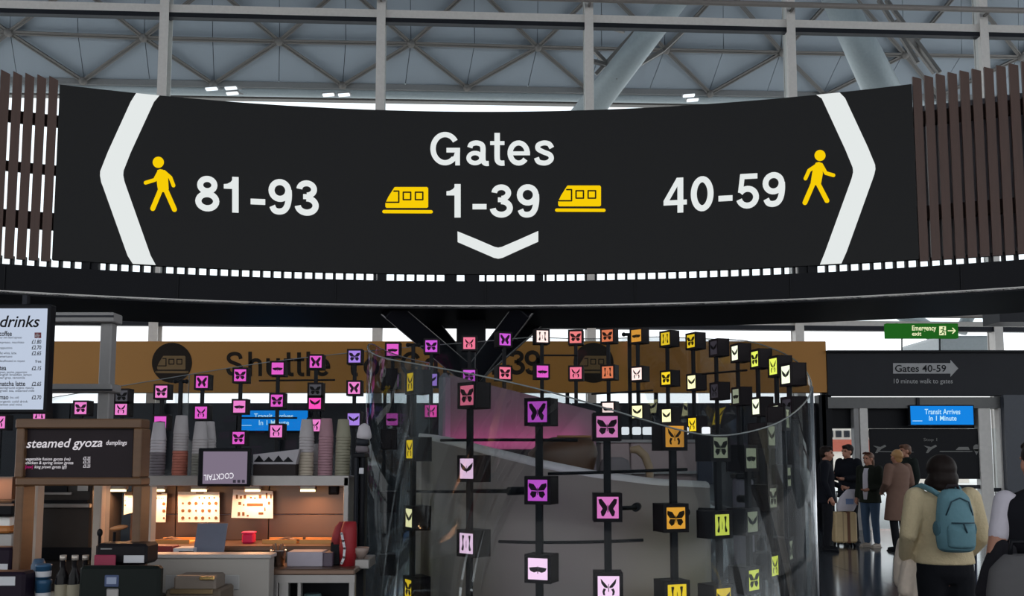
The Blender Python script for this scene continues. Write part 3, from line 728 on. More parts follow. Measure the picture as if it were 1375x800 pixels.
near = [
 (516, [(509, 'pgr', 1), (590, 'lim', 5), (673, 'lim', 2), (757, 'lim', 0), (842, 'lim', 1)], None), (555, [(513, 'dye', 5), (603, 'yel', 5), (695, 'wye', 2), (790, 'yel', 1)], None),
 (631, [(531, 'rs', 1), (629, 'wp', 2), (729, 'wp', 4), (829, 'pk', 1)], [(659, .17)]), (724, [(553, 'vio', 0), (658, 'vio', 1), (763, 'wp', 3)], None),
 (815, [(573, 'dpk', 1), (681, 'pk', 0), (787, 'wp', 5)], [(683, .15)]), (903, [(586, 'dor', 5), (695, 'amb', 1), (798, 'yel', 4)], [(690, .14)]),
 (963, [(601, 'pgr', 1), (704, 'lim', 4), (803, 'yel', 2)], None), (1003, [(615, 'pgr', 3), (700, 'pgr', 2), (778, 'lim', 1)], [(688, -.1)]), (1031, [(585, 'pgr', 2), (668, 'pgr', 1), (759, 'lim', 5)], [(672, .1)]), (1053, [(562, 'pgr', 4), (640, 'pgr', 3), (738, 'pgr', 1)], None),
]
for k, (px, bx, so) in enumerate(near):
    cs = []
    for _, c, _k in bx:
        if CN[c] not in cs: cs.append(CN[c])
    light_post(px, True, bx, 'near black post, %s from the kiosk end, %s butterfly boxes' % (WORDS[k], ' and '.join(cs[:3])), 'near posts of butterfly light boxes', so)
# dark spare pegs and thin tie rods
for px0, py0, px1, py1, nr, lab in ((592, 591, 776, 591, True, 'upper rod between the rose and violet posts'), (548, 659, 660, 659, True, 'rod from the yellow post past the rose post'), (670, 727, 862, 725, True, 'lower rod crossing the violet and dusty pink posts'), (736, 636, 922, 630, True, 'rod crossing the dusty pink and orange posts'),
                                (348, 511, 450, 510, False, 'rod crossing posts below the ochre sign'), (322, 561, 400, 561, False, 'rod across the blue wall screen'), (795, 529, 878, 524, False, 'short rod beneath the orange boxes'), (945, 502, 1005, 497, False, 'rod joining the unlit and white-lime posts'), (730, 477, 775, 477, False, 'rod between the pale and salmon boxes')):
    if nr: p, q = on_ell(px0, True, -.02), on_ell(px1, True, -.02)
    else: p, q = Vector((ray(px0, 510).x / ray(px0, 510).y * 8.85, 8.85, 0)), Vector((ray(px1, 510).x / ray(px1, 510).y * 8.85, 8.85, 0))
    if not nr and px0 > 790: p, q = on_ell(px0, False), on_ell(px1, False)
    p.z, q.z = P(px0, py0, p.y).z, P(px1, py1, q.y).z
    k = 8; pts = []
    for i in range(k + 1):
        x = px0 + (px1 - px0) * i / k
        g_ = (on_ell(x, True, -.02) if nr else (p + (q - p) * i / k)); g_ = Vector((g_.x, g_.y, p.z + (q.z - p.z) * i / k)); pts.append(g_)
    o = MB().tube(pts, .008 if nr else .009, 6).build('tie_rod', m_black, None); tag(o, 'thin black ' + lab, 'rod', 'tie rods of the butterfly posts')
for x, y, h, lab in ((243, 512, 58, 'T-topped black peg among the magenta boxes above the cups'), (555, 463, 50, 'T-topped black peg between the magenta and violet boxes'), (845, 449, 80, 'tall black peg with round caps beside the orange boxes')):
    p = P(x, y, 8.8); t = thing('black_peg', lab, 'post', (p.x, p.y, 0), 'pegs of the glass screen')
    MB().bb(p.x - .018, p.x + .018, p.y - .018, p.y + .018, 0, p.z, .004).build('pole', m_black, t)
    MB().tube([p + Vector((-.055, 0, 0)), p + Vector((.055, 0, 0))], .016, 10).build('crosspiece', m_black, t)
    for s in (-1, 1): MB().ball(p + Vector((.055 * s, 0, 0)), .022, 10, 6).build('knob', m_black, t)

# grey sloping wall inside the glass, with its pale rail
m_gwall = mat('grey_bar_wall', (160, 148, 142), .5, vary=.04, scale=2)
WK = -.34
rows = [on_ell(px, True, WK) for px in [566 + (952 - 566) * i / 40 for i in range(41)]]
def rimz(px):
    tb_ = [(560, 586), (600, 594), (650, 607), (720, 624), (800, 640), (880, 650), (960, 654)]
    for (a, ya), (b_, yb) in zip(tb_[:-1], tb_[1:]):
        if a <= px <= b_: return ya + (yb - ya) * (px - a) / (b_ - a)
bw = thing('bar_wall', 'curved grey bar front with a sloping pale rail behind the butterfly posts', 'bar counter', (rows[20].x, rows[20].y, 0))
rr = []; rt = []
for i, p in enumerate(rows):
    px = 566 + (952 - 566) * i / 40; z = P(px, rimz(px), p.y).z
    t = (rows[min(i + 1, 40)] - rows[max(i - 1, 0)]).normalized(); n = Vector((-t.y, t.x, 0)) * .06
    rr.append([p, p + n, p + n + Vector((0, 0, z)), p + Vector((0, 0, z))]); rt.append(p + n * .5 + Vector((0, 0, z)))
MB().rings(rr, True, 0, True).build('front_panel', m_gwall, bw)
MB().tube(rt, .032, 10).build('rail', mat('pale_rail', (225, 220, 220), .4), bw)

# inside the bar
m_pinkw = mat('bar_back_panel', (112, 98, 106), .55)
ib = thing('bar_back_panel', 'pinkish back panel of the bar lit magenta above the grey wall', 'panel', P(700, 640, 7.4))
q_ = [P(603, 503, 7.4), P(800, 552, 7.4), P(800, 700, 7.4), P(603, 700, 7.4)]; MB().prism([q_[0], q_[1], Vector((q_[1].x, 7.4, 0)), Vector((q_[0].x, 7.4, 0))], (0, .12, 0)).build('panel', m_pinkw, ib)
MB().pb(588, 500, 604, 700, 7.35, .3, .05, 0, 0.0).build('end_post', mat('grey_post', (110, 110, 118), .4), ib)
MB().pb(606, 603, 798, 612, 7.24, .05).build('strip_cover', mat('strip_cover', (60, 50, 56), .5), ib)
L = bpy.data.lights.new('bar_strip', 'AREA'); L.shape = 'RECTANGLE'; L.size = 1.1; L.size_y = .05; L.energy = 3.2; L.color = (1, .12, .45)
lo = bpy.data.objects.new('bar_strip', L); COL.objects.link(lo); lo.location = P(690, 601, 7.27); lo.rotation_euler = (R(155), 0, 0); lo.parent = None
tub = thing('leather_tub', 'rounded brown leather tub behind the sloping rail of the bar', 'tub', P(757, 640, 5.9))
q = P(757, 640, 5.9); sc = 5.9 / F
MB().stack([(0.6, q.x, q.y + .1, .10, .10), (q.z - .02, q.x + .01, q.y + .1, .18, .16), (q.z + .08, q.x, q.y + .1, .215, .17), (q.z + .155, q.x - .0, q.y + .1, .235, .17), (q.z + .2, q.x + .02, q.y + .1, .205, .16), (q.z + .25, q.x + .045, q.y + .1, .15, .13), (q.z + .262, q.x + .05, q.y + .1, .12, .1)], 24).build('shell', mat('brown_leather', (76, 48, 28), .42, vary=.25, scale=5), tub)
MB().tube([Vector((q.x - .18 + .36 * i / 8, q.y - .05, q.z + .262)) for i in range(3, 9)], .008, 6).build('seam', mat('tan_leather', (140, 100, 60), .5), tub)
ch = thing('bar_chair', 'grey bar chair with a curved tan arm behind the bar rail', 'chair', P(845, 650, 5.9))
c = P(828, 632, 5.9)
MB().stack([(0.7, c.x, c.y + .1, .06, .05), (c.z - .1, c.x, c.y + .1, .1, .07), (c.z, c.x, c.y + .1, .11, .08), (c.z + .07, c.x, c.y + .1, .09, .07), (c.z + .09, c.x, c.y + .1, .05, .05)], 16).build('backrest', mat('grey_fabric', (120, 112, 115), .8), ch)
MB().tube([P(846, 604, 5.8), P(856, 603, 5.8), P(866, 612, 5.8), P(872, 628, 5.8), P(873, 650, 5.8), P(873, 700, 5.8)], [.02, .03, .028, .026, .024, .022], 10).build('arm', mat('tan_arm', (150, 126, 100), .5), ch)
cab = thing('bar_cabinet', 'run of pinkish grey wall cabinets at the back of the bar', 'cabinet', P(880, 650, 7.5))
for a, b_ in ((806, 846), (847, 903), (904, 948)):
    MB().pb(a, 594, b_, 655, 7.5, .35, .01, 0, 0.0).build('door', mat('cabinet_pink_grey', (150, 132, 132), .5), cab)
MB().pb(804, 590, 950, 594, 7.48, .4).build('cornice', m_steel, cab)
MB().pb(806, 632, 950, 636, 7.44, .1).build('shelf', m_steel, cab)
for k, (a, b_) in enumerate(((835, 845), (850, 861), (864, 878), (917, 925), (944, 954))):
    t = thing('bar_lamp_panel', 'small white lit panel on the bar cabinet top, %s along from the pink boxes' % WORDS[k], 'lamp', P((a + b_) / 2, 589, 7.6), 'white lit panels in the bar')
    MB().pb(a, 573, b_, 583.5, 7.55, .06, .008).build('lamp_face', glow('panel_white', (240, 244, 250), 1.05), t)
    MB().pb(a - 1, 572, b_ + 1, 590, 7.6, .04, .004).build('stand', m_steel_d, t)
pc = thing('grey_column', 'slim grey column inside the glass screen beyond the bar end', 'column', P(1002, 700, 6.9))
MB().pb(990, 642, 1014, 800, 6.9, .14, .02, 0, 0.0).build('shaft', mat('column_grey', (112, 108, 120), .5), pc)
MB().pb(988, 636, 1016, 643, 6.88, .18, .01).build('cap', m_black, pc)
pc = thing('dark_screen', 'dark blank menu screen at the end of the bar cabinets', 'screen', P(945, 650, 6.9))
MB().pb(937, 611, 958, 650, 7.0, .06, .01).build('panel', mat('screen_blue_black', (48, 52, 66), .3), pc)
MB().pb(945, 648, 949, 720, 7.03, .04, 0, 0, 0.0).build('stand', m_black, pc)
# ------------------------------------------------------------------ the food kiosk
m_wood = mat('dark_oak_frame', (104, 74, 50), .5, vary=.25, scale=5, stretch=(1, 1, 8))
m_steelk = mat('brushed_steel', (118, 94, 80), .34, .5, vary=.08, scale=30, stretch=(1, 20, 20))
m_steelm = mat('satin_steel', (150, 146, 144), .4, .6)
m_paper = mat('menu_paper', (252, 250, 246), .8, vary=.02)
m_cream = mat('cream_post', (182, 168, 156), .5)
m_print = mat('menu_print', (120, 84, 50), .8)
m_lbl = mat('white_label', (205, 205, 210), .6, vary=.03)
YK = 5.3
kz = lambda y, Y: P(300, y, Y).z
# stainless hot pass: lower body, ledge, splashback, shelf on brackets
hp = thing('hot_pass', 'stainless steel serving pass with a lit splashback and shelf above', 'serving counter', P(330, 800, 5.0))
zl, zs_ = kz(733, 4.95), kz(640, 5.05)
xa, xb = P(144, 700, 5.0).x, P(476, 700, 5.2).x
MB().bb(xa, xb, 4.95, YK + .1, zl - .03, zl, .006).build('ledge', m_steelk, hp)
MB().bb(xa, xb, 4.97, YK + .1, 0, zl - .03).build('body', m_steelm, hp)
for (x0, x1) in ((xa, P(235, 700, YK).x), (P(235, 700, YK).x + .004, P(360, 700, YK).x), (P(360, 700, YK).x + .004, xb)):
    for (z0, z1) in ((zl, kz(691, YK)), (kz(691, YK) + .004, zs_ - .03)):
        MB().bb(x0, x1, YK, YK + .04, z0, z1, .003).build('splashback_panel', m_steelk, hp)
MB().bb(xa, xb, 5.02, YK + .1, zs_ - .04, zs_, .006).build('shelf', m_steelm, hp)
MB().bb(xa, xb, 5.0, 5.02, zs_ - .05, zs_ + .008, .003).build('shelf_lip', m_steelm, hp)
MB().bb(xb - .03, xb, 5.0, YK + .1, zl, zs_, .004).build('side_panel', m_steelm, hp)
m_heat = glow('heat_lamp', (255, 214, 150), 5.0)
def warm(x, y, z, e, sx=.3):
    L = bpy.data.lights.new('heat_lamp', 'AREA'); L.shape = 'RECTANGLE'; L.size = sx; L.size_y = .04; L.energy = e; L.color = (1, .50, .24)
    o = bpy.data.objects.new('heat_lamp', L); COL.objects.link(o); o.location = (x, y, z); o.rotation_euler = (R(-14), 0, 0)
for k, px in enumerate((212, 268, 340, 414, 160)):
    q = P(px, 659, 5.14); t = thing('heat_lamp', 'small warm heat lamp under the steel shelf, %s' % ['above the part-hidden menu sheet', 'clipped over the round-dish menu sheet', 'clipped over the wide menu sheet', 'over the bare splashback', 'inside the oak frame'][k], 'lamp', (q.x, q.y, zs_ - .05), 'heat lamps under the shelf')
    MB().bb(q.x - .045, q.x + .045, q.y - .02, q.y + .02, zs_ - .075, zs_ - .04, .004).build('housing', m_steelm, t)
    MB().bb(q.x - .04, q.x + .04, q.y - .024, q.y + .0, zs_ - .085, zs_ - .073).build('glowing_bar', m_heat, t)
    warm(q.x, q.y + .05, zs_ - .092, [1.3, 1.7, 1.5, 1.7, 1.2][k], .12)
zp = kz(745, 4.8)
MB().bb(P(203, 740, 4.64).x, P(361, 740, 4.7).x, 4.64, 4.96, zp - .02, zp, .004).build('prep_shelf', m_steelm, hp)
# menu sheets
def sheet(quad, Y, label, rows=(3, 6), table=False):
    p = [P(x, y, Y) for x, y in quad]; t = thing('menu_sheet', label, 'menu sheet', (p[0] + p[2]) / 2, 'menu sheets on the splashback')
    MB().prism(p, (0, .003, 0)).build('paper', m_paper, t)
    b = MB(); f_ = face(Y, .002)
    (x0, y0), (x1, y1) = quad[0], quad[2]; w, h = x1 - x0, y1 - y0
    if not table:
        for r in range(rows[0]):
            for c in range(rows[1]):
                X, Y2 = x0 + w * (.12 + .8 * c / max(1, rows[1] - 1)), y0 + h * (.38 + .24 * r)
                if (r + c) % 3: disc(b, X, Y2, min(2.3, w * .1), f_, 10)
                else: disc(b, X, Y2, min(1.5, w * .07), f_, 8)
        for c in range(4): poly(b, [(x0 + w * (.5 + .12 * c), y0 + h * .17), (x0 + w * (.54 + .12 * c), y0 + h * .17), (x0 + w * (.54 + .12 * c), y0 + h * .23), (x0 + w * (.5 + .12 * c), y0 + h * .23)], f_)
    else:
        for X, Y2, a, c in ((.1, .25, .05, .14), (.2, .27, .05, .1), (.3, .25, .06, .13), (.45, .28, .05, .06), (.55, .3, .05, .05), (.68, .25, .07, .13), (.84, .22, .04, .2), (.95, .24, .03, .14), (.17, .48, .07, .1), (.27, .53, .04, .06), (.55, .52, .4, .09), (.9, .47, .05, .1), (.15, .84, .06, .13), (.26, .84, .06, .13), (.37, .9, .05, .06), (.7, .82, .12, .08), (.8, .68, .03, .12)):
            X, Y2, a, c = x0 + w * X, y0 + h * Y2, w * a / 2, h * c / 2
            poly(b, [(X - a, Y2 - c), (X + a, Y2 - c), (X + a, Y2 + c), (X - a, Y2 + c)], f_)
    b.build('print', m_print, t)
    cx = (x0 + x1) / 2 + w * .02
    MB().pb(cx - 5, y0 - 2, cx + 5, y0 + 2.5, Y - .012, .014, .002).build('clip', m_steelk, t)
sheet([(199, 661), (224, 662), (222, 701), (199, 701)], YK - .05, 'narrow menu sheet part-hidden by the oak frame post', (3, 2))
sheet([(239, 660), (294.5, 660.5), (294.5, 701), (239, 701)], YK - .05, 'menu sheet with rows of round dishes, behind the blue-grey card', (3, 6))
sheet([(313, 657), (366.5, 659), (366.5, 696), (310.5, 695)], YK - .05, 'menu sheet with a table of small pictures, next to the bare splashback', table=True)
sheet([(167, 662), (178, 662), (178, 688), (166, 691)], YK - .05, 'menu sheet seen through the opening of the oak frame', (2, 1))
t = thing('switch_box', 'small black switch box under the shelf by the bare splashback', 'switch', P(448, 657, YK - .03))
MB().pb(441, 651, 454, 664, YK - .03, .03, .004).build('case', m_black, t); MB().pb(444, 654, 451, 661, YK - .034, .01).build('rocker', m_steel_d, t); MB().pb(456, 655, 461, 661, YK - .02, .02).build('tag', m_cream, t)

# stacks of upturned cups on the shelf
_cup = {}
def cup_parts(m_body):
    if m_body.name in _cup: return _cup[m_body.name]
    b = MB(); b.lathe([(.043, 0), (.0445, .003), (.0425, .006), (.0315, .105), (.029, .106), (.029, .101), (.012, .101)], (0, 0, 0), 16); o = b.build('paper_cup', m_body); COL.objects.unlink(o); _cup[m_body.name] = o; return o
m_c = dict(g=mat('cup_grey', (112, 104, 110), .7), w=mat('cup_white', (190, 184, 190), .7), s=mat('cup_salmon', (176, 104, 88), .7), t=mat('cup_greenish', (126, 124, 116), .7), c=mat('cup_cream', (176, 164, 148), .7), p=mat('cup_dusty_pink', (158, 120, 130), .7), o=mat('cup_olive', (140, 136, 118), .7), v=mat('cup_pale', (170, 164, 166), .7))
stk = [(212, 567, 5.16, 'g', 'w', 'grey paper cup in the stack next to the oak frame'), (242, 558, 5.16, 's', 'v', 'salmon paper cup in the stack second along from the oak frame'), (268, 566, 5.14, 't', 'v', 'greenish paper cup in the stack beside the tablet'), (279, 566, 5.27, 't', 'v', 'greenish paper cup in the stack behind the one beside the tablet'),
       (411, 563, 5.16, 'c', 'v', 'cream paper cup in the stack beside the patterned carton'), (437, 562, 5.16, 'p', 'p', 'dusty pink paper cup in the middle stack past the carton'), (460, 563, 5.16, 'o', 'o', 'olive grey paper cup in the stack at the steel shelf end'), (427, 596, 5.3, 'v', 'v', 'pale paper cup in the short stack behind the pink one')]
for px, py, Y, m1, m2, lab in stk:
    zt_ = P(px, py, Y).z; n = max(2, int(round((zt_ - .106 - zs_) / .0165)) + 1); x = P(px, 600, Y).x
    step = (zt_ - .106 - zs_) / (n - 1)
    for i in range(n):
        c0 = cup_parts(m_c[m1 if i < n * .55 else m2]); o = c0.copy(); COL.objects.link(o); o.name = 'paper_cup'; pos = 'topmost' if i == n - 1 else (WORDS[i] + ' from the shelf')
        o.location = (x + random.uniform(-.001, .001) + (.004 * i / n), Y, zs_ + .001 + i * step); tag(o, lab.replace(' in the ', ', ' + pos + ' in the '), 'cup', 'cups: ' + lab.split(' in ')[-1])

# tablet on the shelf edge
tb_ = thing('tablet', 'black tablet with a grey-violet screen and upside-down cocktail lettering on the shelf', 'tablet', P(301, 655, 4.98))
MB().pb(265.5, 601.5, 336.5, 653, 4.96, .02, .006).build('case', m_black, tb_)
MB().pb(272.5, 606, 331.5, 649.5, 4.956, .006).build('screen', glow('tablet_screen', (128, 116, 134), .95), tb_)
b = MB(); vs, fs, w = text_mesh('COCKTAIL', 0, .01); f_ = face(4.956, .004)
b.add([f_(314 - x / w * 40 - 0, 634.5 + y * 7.5 + (x / w) * 3) for x, y in vs], fs); b.build('lettering', glow('tablet_white', (235, 232, 240), 1.0), tb_)
b = MB()
for x in (313, 319, 325): poly(b, [(x, 644), (x + 4, 644), (x + 4, 648), (x, 648)], f_)
b.build('icons', mat('icon_dark', (70, 60, 80), .5), tb_)
MB().bb(P(301, 650, 5.05).x - .05, P(301, 650, 5.05).x + .05, 4.975, 5.06, zs_ - .0, zs_ + .012, .003).build('stand', m_black, tb_)

# carton with triangles, on the shelf
ct = thing('napkin_carton', 'pale carton with a black triangle pattern between tablet and cups', 'carton', P(370, 640, 5.1))
x0, x1 = P(341, 630, 5.1).x, P(398, 630, 5.1).x
MB().bb(x0, x1, 5.08, 5.24, zs_, zs_ + .07, .004).build('base', mat('carton_dark', (52, 46, 46), .7), ct)
MB().prism([(x0, 5.079, zs_ + .07), (x1, 5.079, zs_ + .07), (x1 + .02, 5.079, zs_ + .155), (x0, 5.079, zs_ + .125)], (0, .16, 0)).build('lid', mat('carton_pale', (170, 166, 172), .7), ct)
b = MB(); f_ = face(5.079, .002)
for k in range(4): X = 345 + k * 13; poly(b, [(X - 4, 620), (X + 3, 611 + (k % 2) * 2), (X + 10, 620)], f_)
b.build('triangles', m_black, ct)

# end post with bowls
ep = thing('end_post', 'dark metal end post of the kiosk beside the glass', 'post', P(484, 800, 5.0))
for a, b_, mm in ((474, 480, m_steel_d), (482, 489, m_black)): MB().pb(a, 612, b_, 800, 5.0, .1, .01, 0, 0.0).build('upright', mm, ep)
MB().pb(474, 608, 490, 614, 4.99, .14, .004).build('cap', m_black, ep)
MB().pb(482, 628, 488, 636, 4.985, .02, .002).build('label', m_lbl, ep)
for k, (x, y, r, mm, lab) in enumerate(((486, 608, .036, m_c['g'], 'brownish bowl on the dark end post, lowest of the pile'), (487, 597, .04, m_steel_d, 'dark bowl on the dark end post, middle of the pile'), (489, 584, .042, m_c['w'], 'pale upturned bowl on top of the dark end post pile'))):
    p = P(x, y, 5.06); zb = P(486, 608, 4.99).z + [0, .035, .075][k]
    tag(MB().lathe([(r * .7, zb), (r, zb + .012), (r, zb + .03), (r * .75, zb + .055 + (.02 if k == 2 else 0)), (r * .2, zb + .062 + (.03 if k == 2 else 0))], (p.x, p.y, 0), 18).build('serving_bowl', mm), lab, 'bowl', 'bowls on the end post')

# things along the pass ledge
cd = thing('blue_grey_card', 'blank blue-grey card standing on the pass before the menu sheets', 'card', P(279, 742, 4.9))
a = [P(259, 743.5, 4.80), P(300, 743.5, 4.80), P(299.5, 703, 4.86), P(258, 702, 4.86)]
for v in a[:2]: v.z = zp + .001
a[2] = a[1] + Vector((0, .06, kz(703, 4.85) - zp)); a[3] = a[0] + Vector((0, .06, kz(703, 4.85) - zp)); MB().prism(a, (0, .006, 0)).build('board', mat('card_blue_grey', (98, 104, 122), .6), cd)
MB().prism([P(276, 741, 4.83), P(282, 741, 4.83), P(279, 715, 4.87)], (0, .05, 0)).build('strut', m_steel_d, cd)
rb = thing('pink_tub', 'small bright pink tub on the lit pass ledge', 'tub', P(334, 727, 5.1))
p = P(334, 727, 5.12); MB().box((p.x, p.y, zl + .028), (.033, .03, .028), .008).build('tub', mat('hot_pink', (238, 40, 92), .4), rb); MB().box((p.x, p.y, zl + .06), (.035, .032, .005), .003).build('lid', mat('hot_pink_lid', (245, 70, 120), .4), rb)
for k, (x, y, lab) in enumerate(((228, 718, 'steel tongs lying on the pass near the oak frame'), (385, 727, 'steel spatula lying on the bare lit ledge'))):
    p = P(x, 722, 5.12); t = thing('tongs', lab, 'utensil', (p.x, p.y, zl), 'utensils on the pass')
    for s in (-1, 1): MB().tube([Vector((p.x - .07, p.y + .01 * s, zl + .012)), Vector((p.x, p.y + .025 * s, zl + .03)), Vector((p.x + .07, p.y + .012 * s, zl + .014))], .006, 6).build('arm', m_steelk, t)
for k, (x0, x1, lab) in enumerate(((352, 398, 'shallow wooden tray on the lit ledge past the pink tub'), (402, 447, 'shallow wooden tray on the lit ledge by the red bag'), (205, 254, 'shallow wooden tray on the ledge before the round-dish menu'))):
    a_, b_ = P(x0, 725, 5.08), P(x1, 725, 5.08)
    t = thing('wooden_tray', lab, 'tray', ((a_.x + b_.x) / 2, 5.15, zl), 'wooden trays on the pass')
    MB().bb(a_.x, b_.x, 5.08, 5.24, zl, zl + .008).build('base', mat('tray_wood', (206, 150, 84), .5), t)
    for y in (5.08, 5.23): MB().bb(a_.x, b_.x, y, y + .01, zl + .008, zl + .022).build('rim', mat('tray_wood', (206, 150, 84), .5), t)

# white front cabinet, steel side table and what they carry
wc = thing('white_cabinet', 'off-white kiosk cabinet with a recessed front panel', 'cabinet', P(285, 800, 4.5))
zc = kz(744, 4.5)
a_, b_ = P(196, 770, 4.5).x, P(361, 770, 4.5).x
MB().bb(a_, b_, 4.5, 4.6, 0, zc - .02, .005).build('carcass', mat('off_white_laminate', (160, 154, 148), .5, vary=.03), wc)
MB().bb(a_ - .01, b_ + .01, 4.49, 4.61, zc - .02, zc, .004).build('top', mat('cabinet_top', (176, 170, 168), .4, vary=.03), wc)
MB().pb(222, 772, 321, 792, 4.494, .01, .003).build('panel', mat('laminate_panel', (158, 156, 155), .5, vary=.03), wc)
lb = thing('latched_box', 'low taupe box with a brass catch in front of the white cabinet', 'box', P(257, 800, 4.3))
z_ = kz(772, 4.3); a_, b_ = P(222, 785, 4.25).x, P(296, 785, 4.25).x
MB().bb(a_ + .03, b_ - .03, 4.27, 4.42, z_ - .1, z_, .01).build('lid', mat('taupe', (120, 108, 98), .6), lb)
MB().bb(a_, b_, 4.25, 4.46, z_ - .3, z_ - .06, .01).build('body', mat('taupe_dark', (96, 82, 68), .5), lb)
p = P(278, 776, 4.26); MB().box(p, (.035, .008, .008), .003).build('catch', mat('brass', (220, 185, 120), .25, .9), lb); MB().box(P(257, 794, 4.244), (.1, .006, .012), .003).build('handle', mat('bronze', (120, 100, 70), .35, .6), lb)
tr = thing('white_tray', 'white shallow tray between the red box and the blue-grey card', 'tray', P(248, 742, 4.8))
MB().pb(232, 736, 259, 744, 4.75, .12, .004, 0, zp).build('tray', m_lbl, tr); MB().pb(240, 740, 259, 745, 4.74, .01).build('slot', m_black, tr)
rbx = thing('red_box', 'dark red box on the white cabinet next to the oak frame', 'box', P(218, 744, 4.75))
MB().pb(196, 733, 231, 744, 4.78, .1, .004, 0, zp).build('box', mat('dark_red', (128, 48, 54), .5), rbx); b = MB(); rstroke(b, [(199, 738), (203, 741), (206, 737)], 1.2, face(4.78, .003)); b.build('mark', m_lbl, rbx)
st = thing('steel_table', 'stainless steel side table with dark shelf space beneath', 'table', P(418, 800, 4.7))
zt_ = kz(764, 4.62); a_, b_ = P(361, 768, 4.62).x, P(476, 768, 4.62).x
MB().bb(a_, b_, 4.62, 4.94, zt_ - .03, zt_, .006).build('top', m_steelk, st)
MB().bb(a_, b_, 4.63, 4.65, zt_ - .07, zt_ - .03).build('apron', m_steelm, st)
for x0, x1 in ((361, 373), (374, 387), (399, 404), (468, 476)): MB().pb(x0, 772, x1, 800, 4.64, .05, .004, 0, 0.0).build('leg', m_steelm, st)
MB().bb(a_, b_, 4.9, 4.92, .1, zt_ - .03).build('back_panel', m_black, st)
MB().bb(a_ + .01, b_ - .01, 4.66, 4.9, zt_ - .24, zt_ - .225).build('lower_shelf', m_steel_d, st)
for k, (x, y, r, mm, lab) in enumerate(((420, 792, .052, mat('ball_teal', (92, 116, 120), .25), 'teal glass bowl under the steel table'), (444, 796, .036, mat('ball_pink', (176, 140, 146), .4), 'pale pink round pot under the steel table'), (456, 790, .03, m_black, 'black pot under the steel table by its end leg'))):
    p = P(x, y, 4.76); z0 = zt_ - .225
    tag(MB().lathe([(r * .5, z0), (r, z0 + r * .7), (r * .9, z0 + r * 1.4), (r * .8, z0 + r * 1.6)], (p.x, p.y, 0), 18).build('round_pot', mm), lab, 'pot', 'pots under the steel table')
p = P(373, 764, 4.75); bk = thing('steel_bucket', 'shiny steel bucket of cutlery on the side table', 'bucket', (p.x, p.y, zt_))
MB().lathe([(.034, zt_), (.042, zt_ + .08), (.046, zt_ + .083), (.043, zt_ + .085), (.038, zt_ + .06), (.02, zt_ + .06)], (p.x, p.y, 0), 20).build('bucket', mat('mirror_steel', (215, 205, 200), .12, 1.0, 0), bk)
for i in range(7): MB().box((p.x - .025 + .008 * i, p.y + random.uniform(-.015, .015), zt_ + .085), (.004, .004, .022 + .006 * (i % 3)), 0, Matrix.Rotation(.15 * (i - 3), 3, 'Y')).build('handle', mat('cutlery_wood', (150, 90, 50), .5) if i % 2 else m_steelk, bk)
wb = thing('pale_box', 'pale lilac box with a dark end on the steel side table', 'box', P(415, 764, 4.72))
a_, b_ = P(385, 750, 4.72).x, P(433, 750, 4.72).x; MB().bb(a_, b_, 4.72, 4.86, zt_, kz(741, 4.72), .004).build('box', mat('pale_lilac', (168, 160, 172), .6), wb)
c_ = P(446, 750, 4.72).x; MB().bb(b_ + .002, c_, 4.725, 4.86, zt_, kz(742, 4.72), .004).build('end_box', mat('plum_dark', (84, 72, 86), .5), wb)
rd = thing('red_bag', 'red bag with a white motif standing on the steel table', 'bag', P(467, 764, 4.75))
p = P(467, 750, 4.78)
MB().stack([(zt_, p.x, p.y, .042, .05), (zt_ + .1, p.x, p.y, .046, .052), (zt_ + .19, p.x + .004, p.y, .042, .045), (zt_ + .225, p.x + .008, p.y, .034, .03), (zt_ + .23, p.x + .008, p.y, .03, .01)], 18).build('bag', mat('bag_red', (150, 26, 36), .6), rd)
b = MB(); f_ = face(4.724, .006); rstroke(b, [(459, 716), (461, 726), (463, 736), (462, 748), (459, 756)], 3.2, f_); b.build('motif', m_lbl, rd)
rc = thing('red_cloth', 'dark red folded cloth over a black caddy by the red bag', 'cloth', P(452, 764, 4.8))
p = P(452, 745, 4.8); MB().bb(p.x - .03, p.x + .022, 4.78, 4.88, zt_, zt_ + .12, .006).build('caddy', m_black, rc)
MB().stack([(zt_ + .11, p.x, 4.83, .036, .055), (zt_ + .16, p.x + .005, 4.83, .034, .05), (zt_ + .2, p.x + .012, 4.83, .028, .04), (zt_ + .225, p.x + .02, 4.83, .014, .02)], 16).build('cloth', mat('cloth_red', (140, 44, 52), .8), rc)
bl = thing('glass_bowl', 'taupe bowl on a bracket beside the glass end', 'bowl', P(484, 750, 4.85))
p = P(484, 750, 4.8); MB().lathe([(.018, p.z), (.04, p.z + .035), (.046, p.z + .06), (.043, p.z + .06), (.03, p.z + .02)], (p.x, p.y, 0), 18).build('bowl', mat('bowl_taupe', (150, 132, 124), .4), bl)
MB().bb(p.x - .03, p.x + .05, p.y - .03, p.y + .2, p.z - .05, p.z, .004).build('bracket', m_steelm, bl)

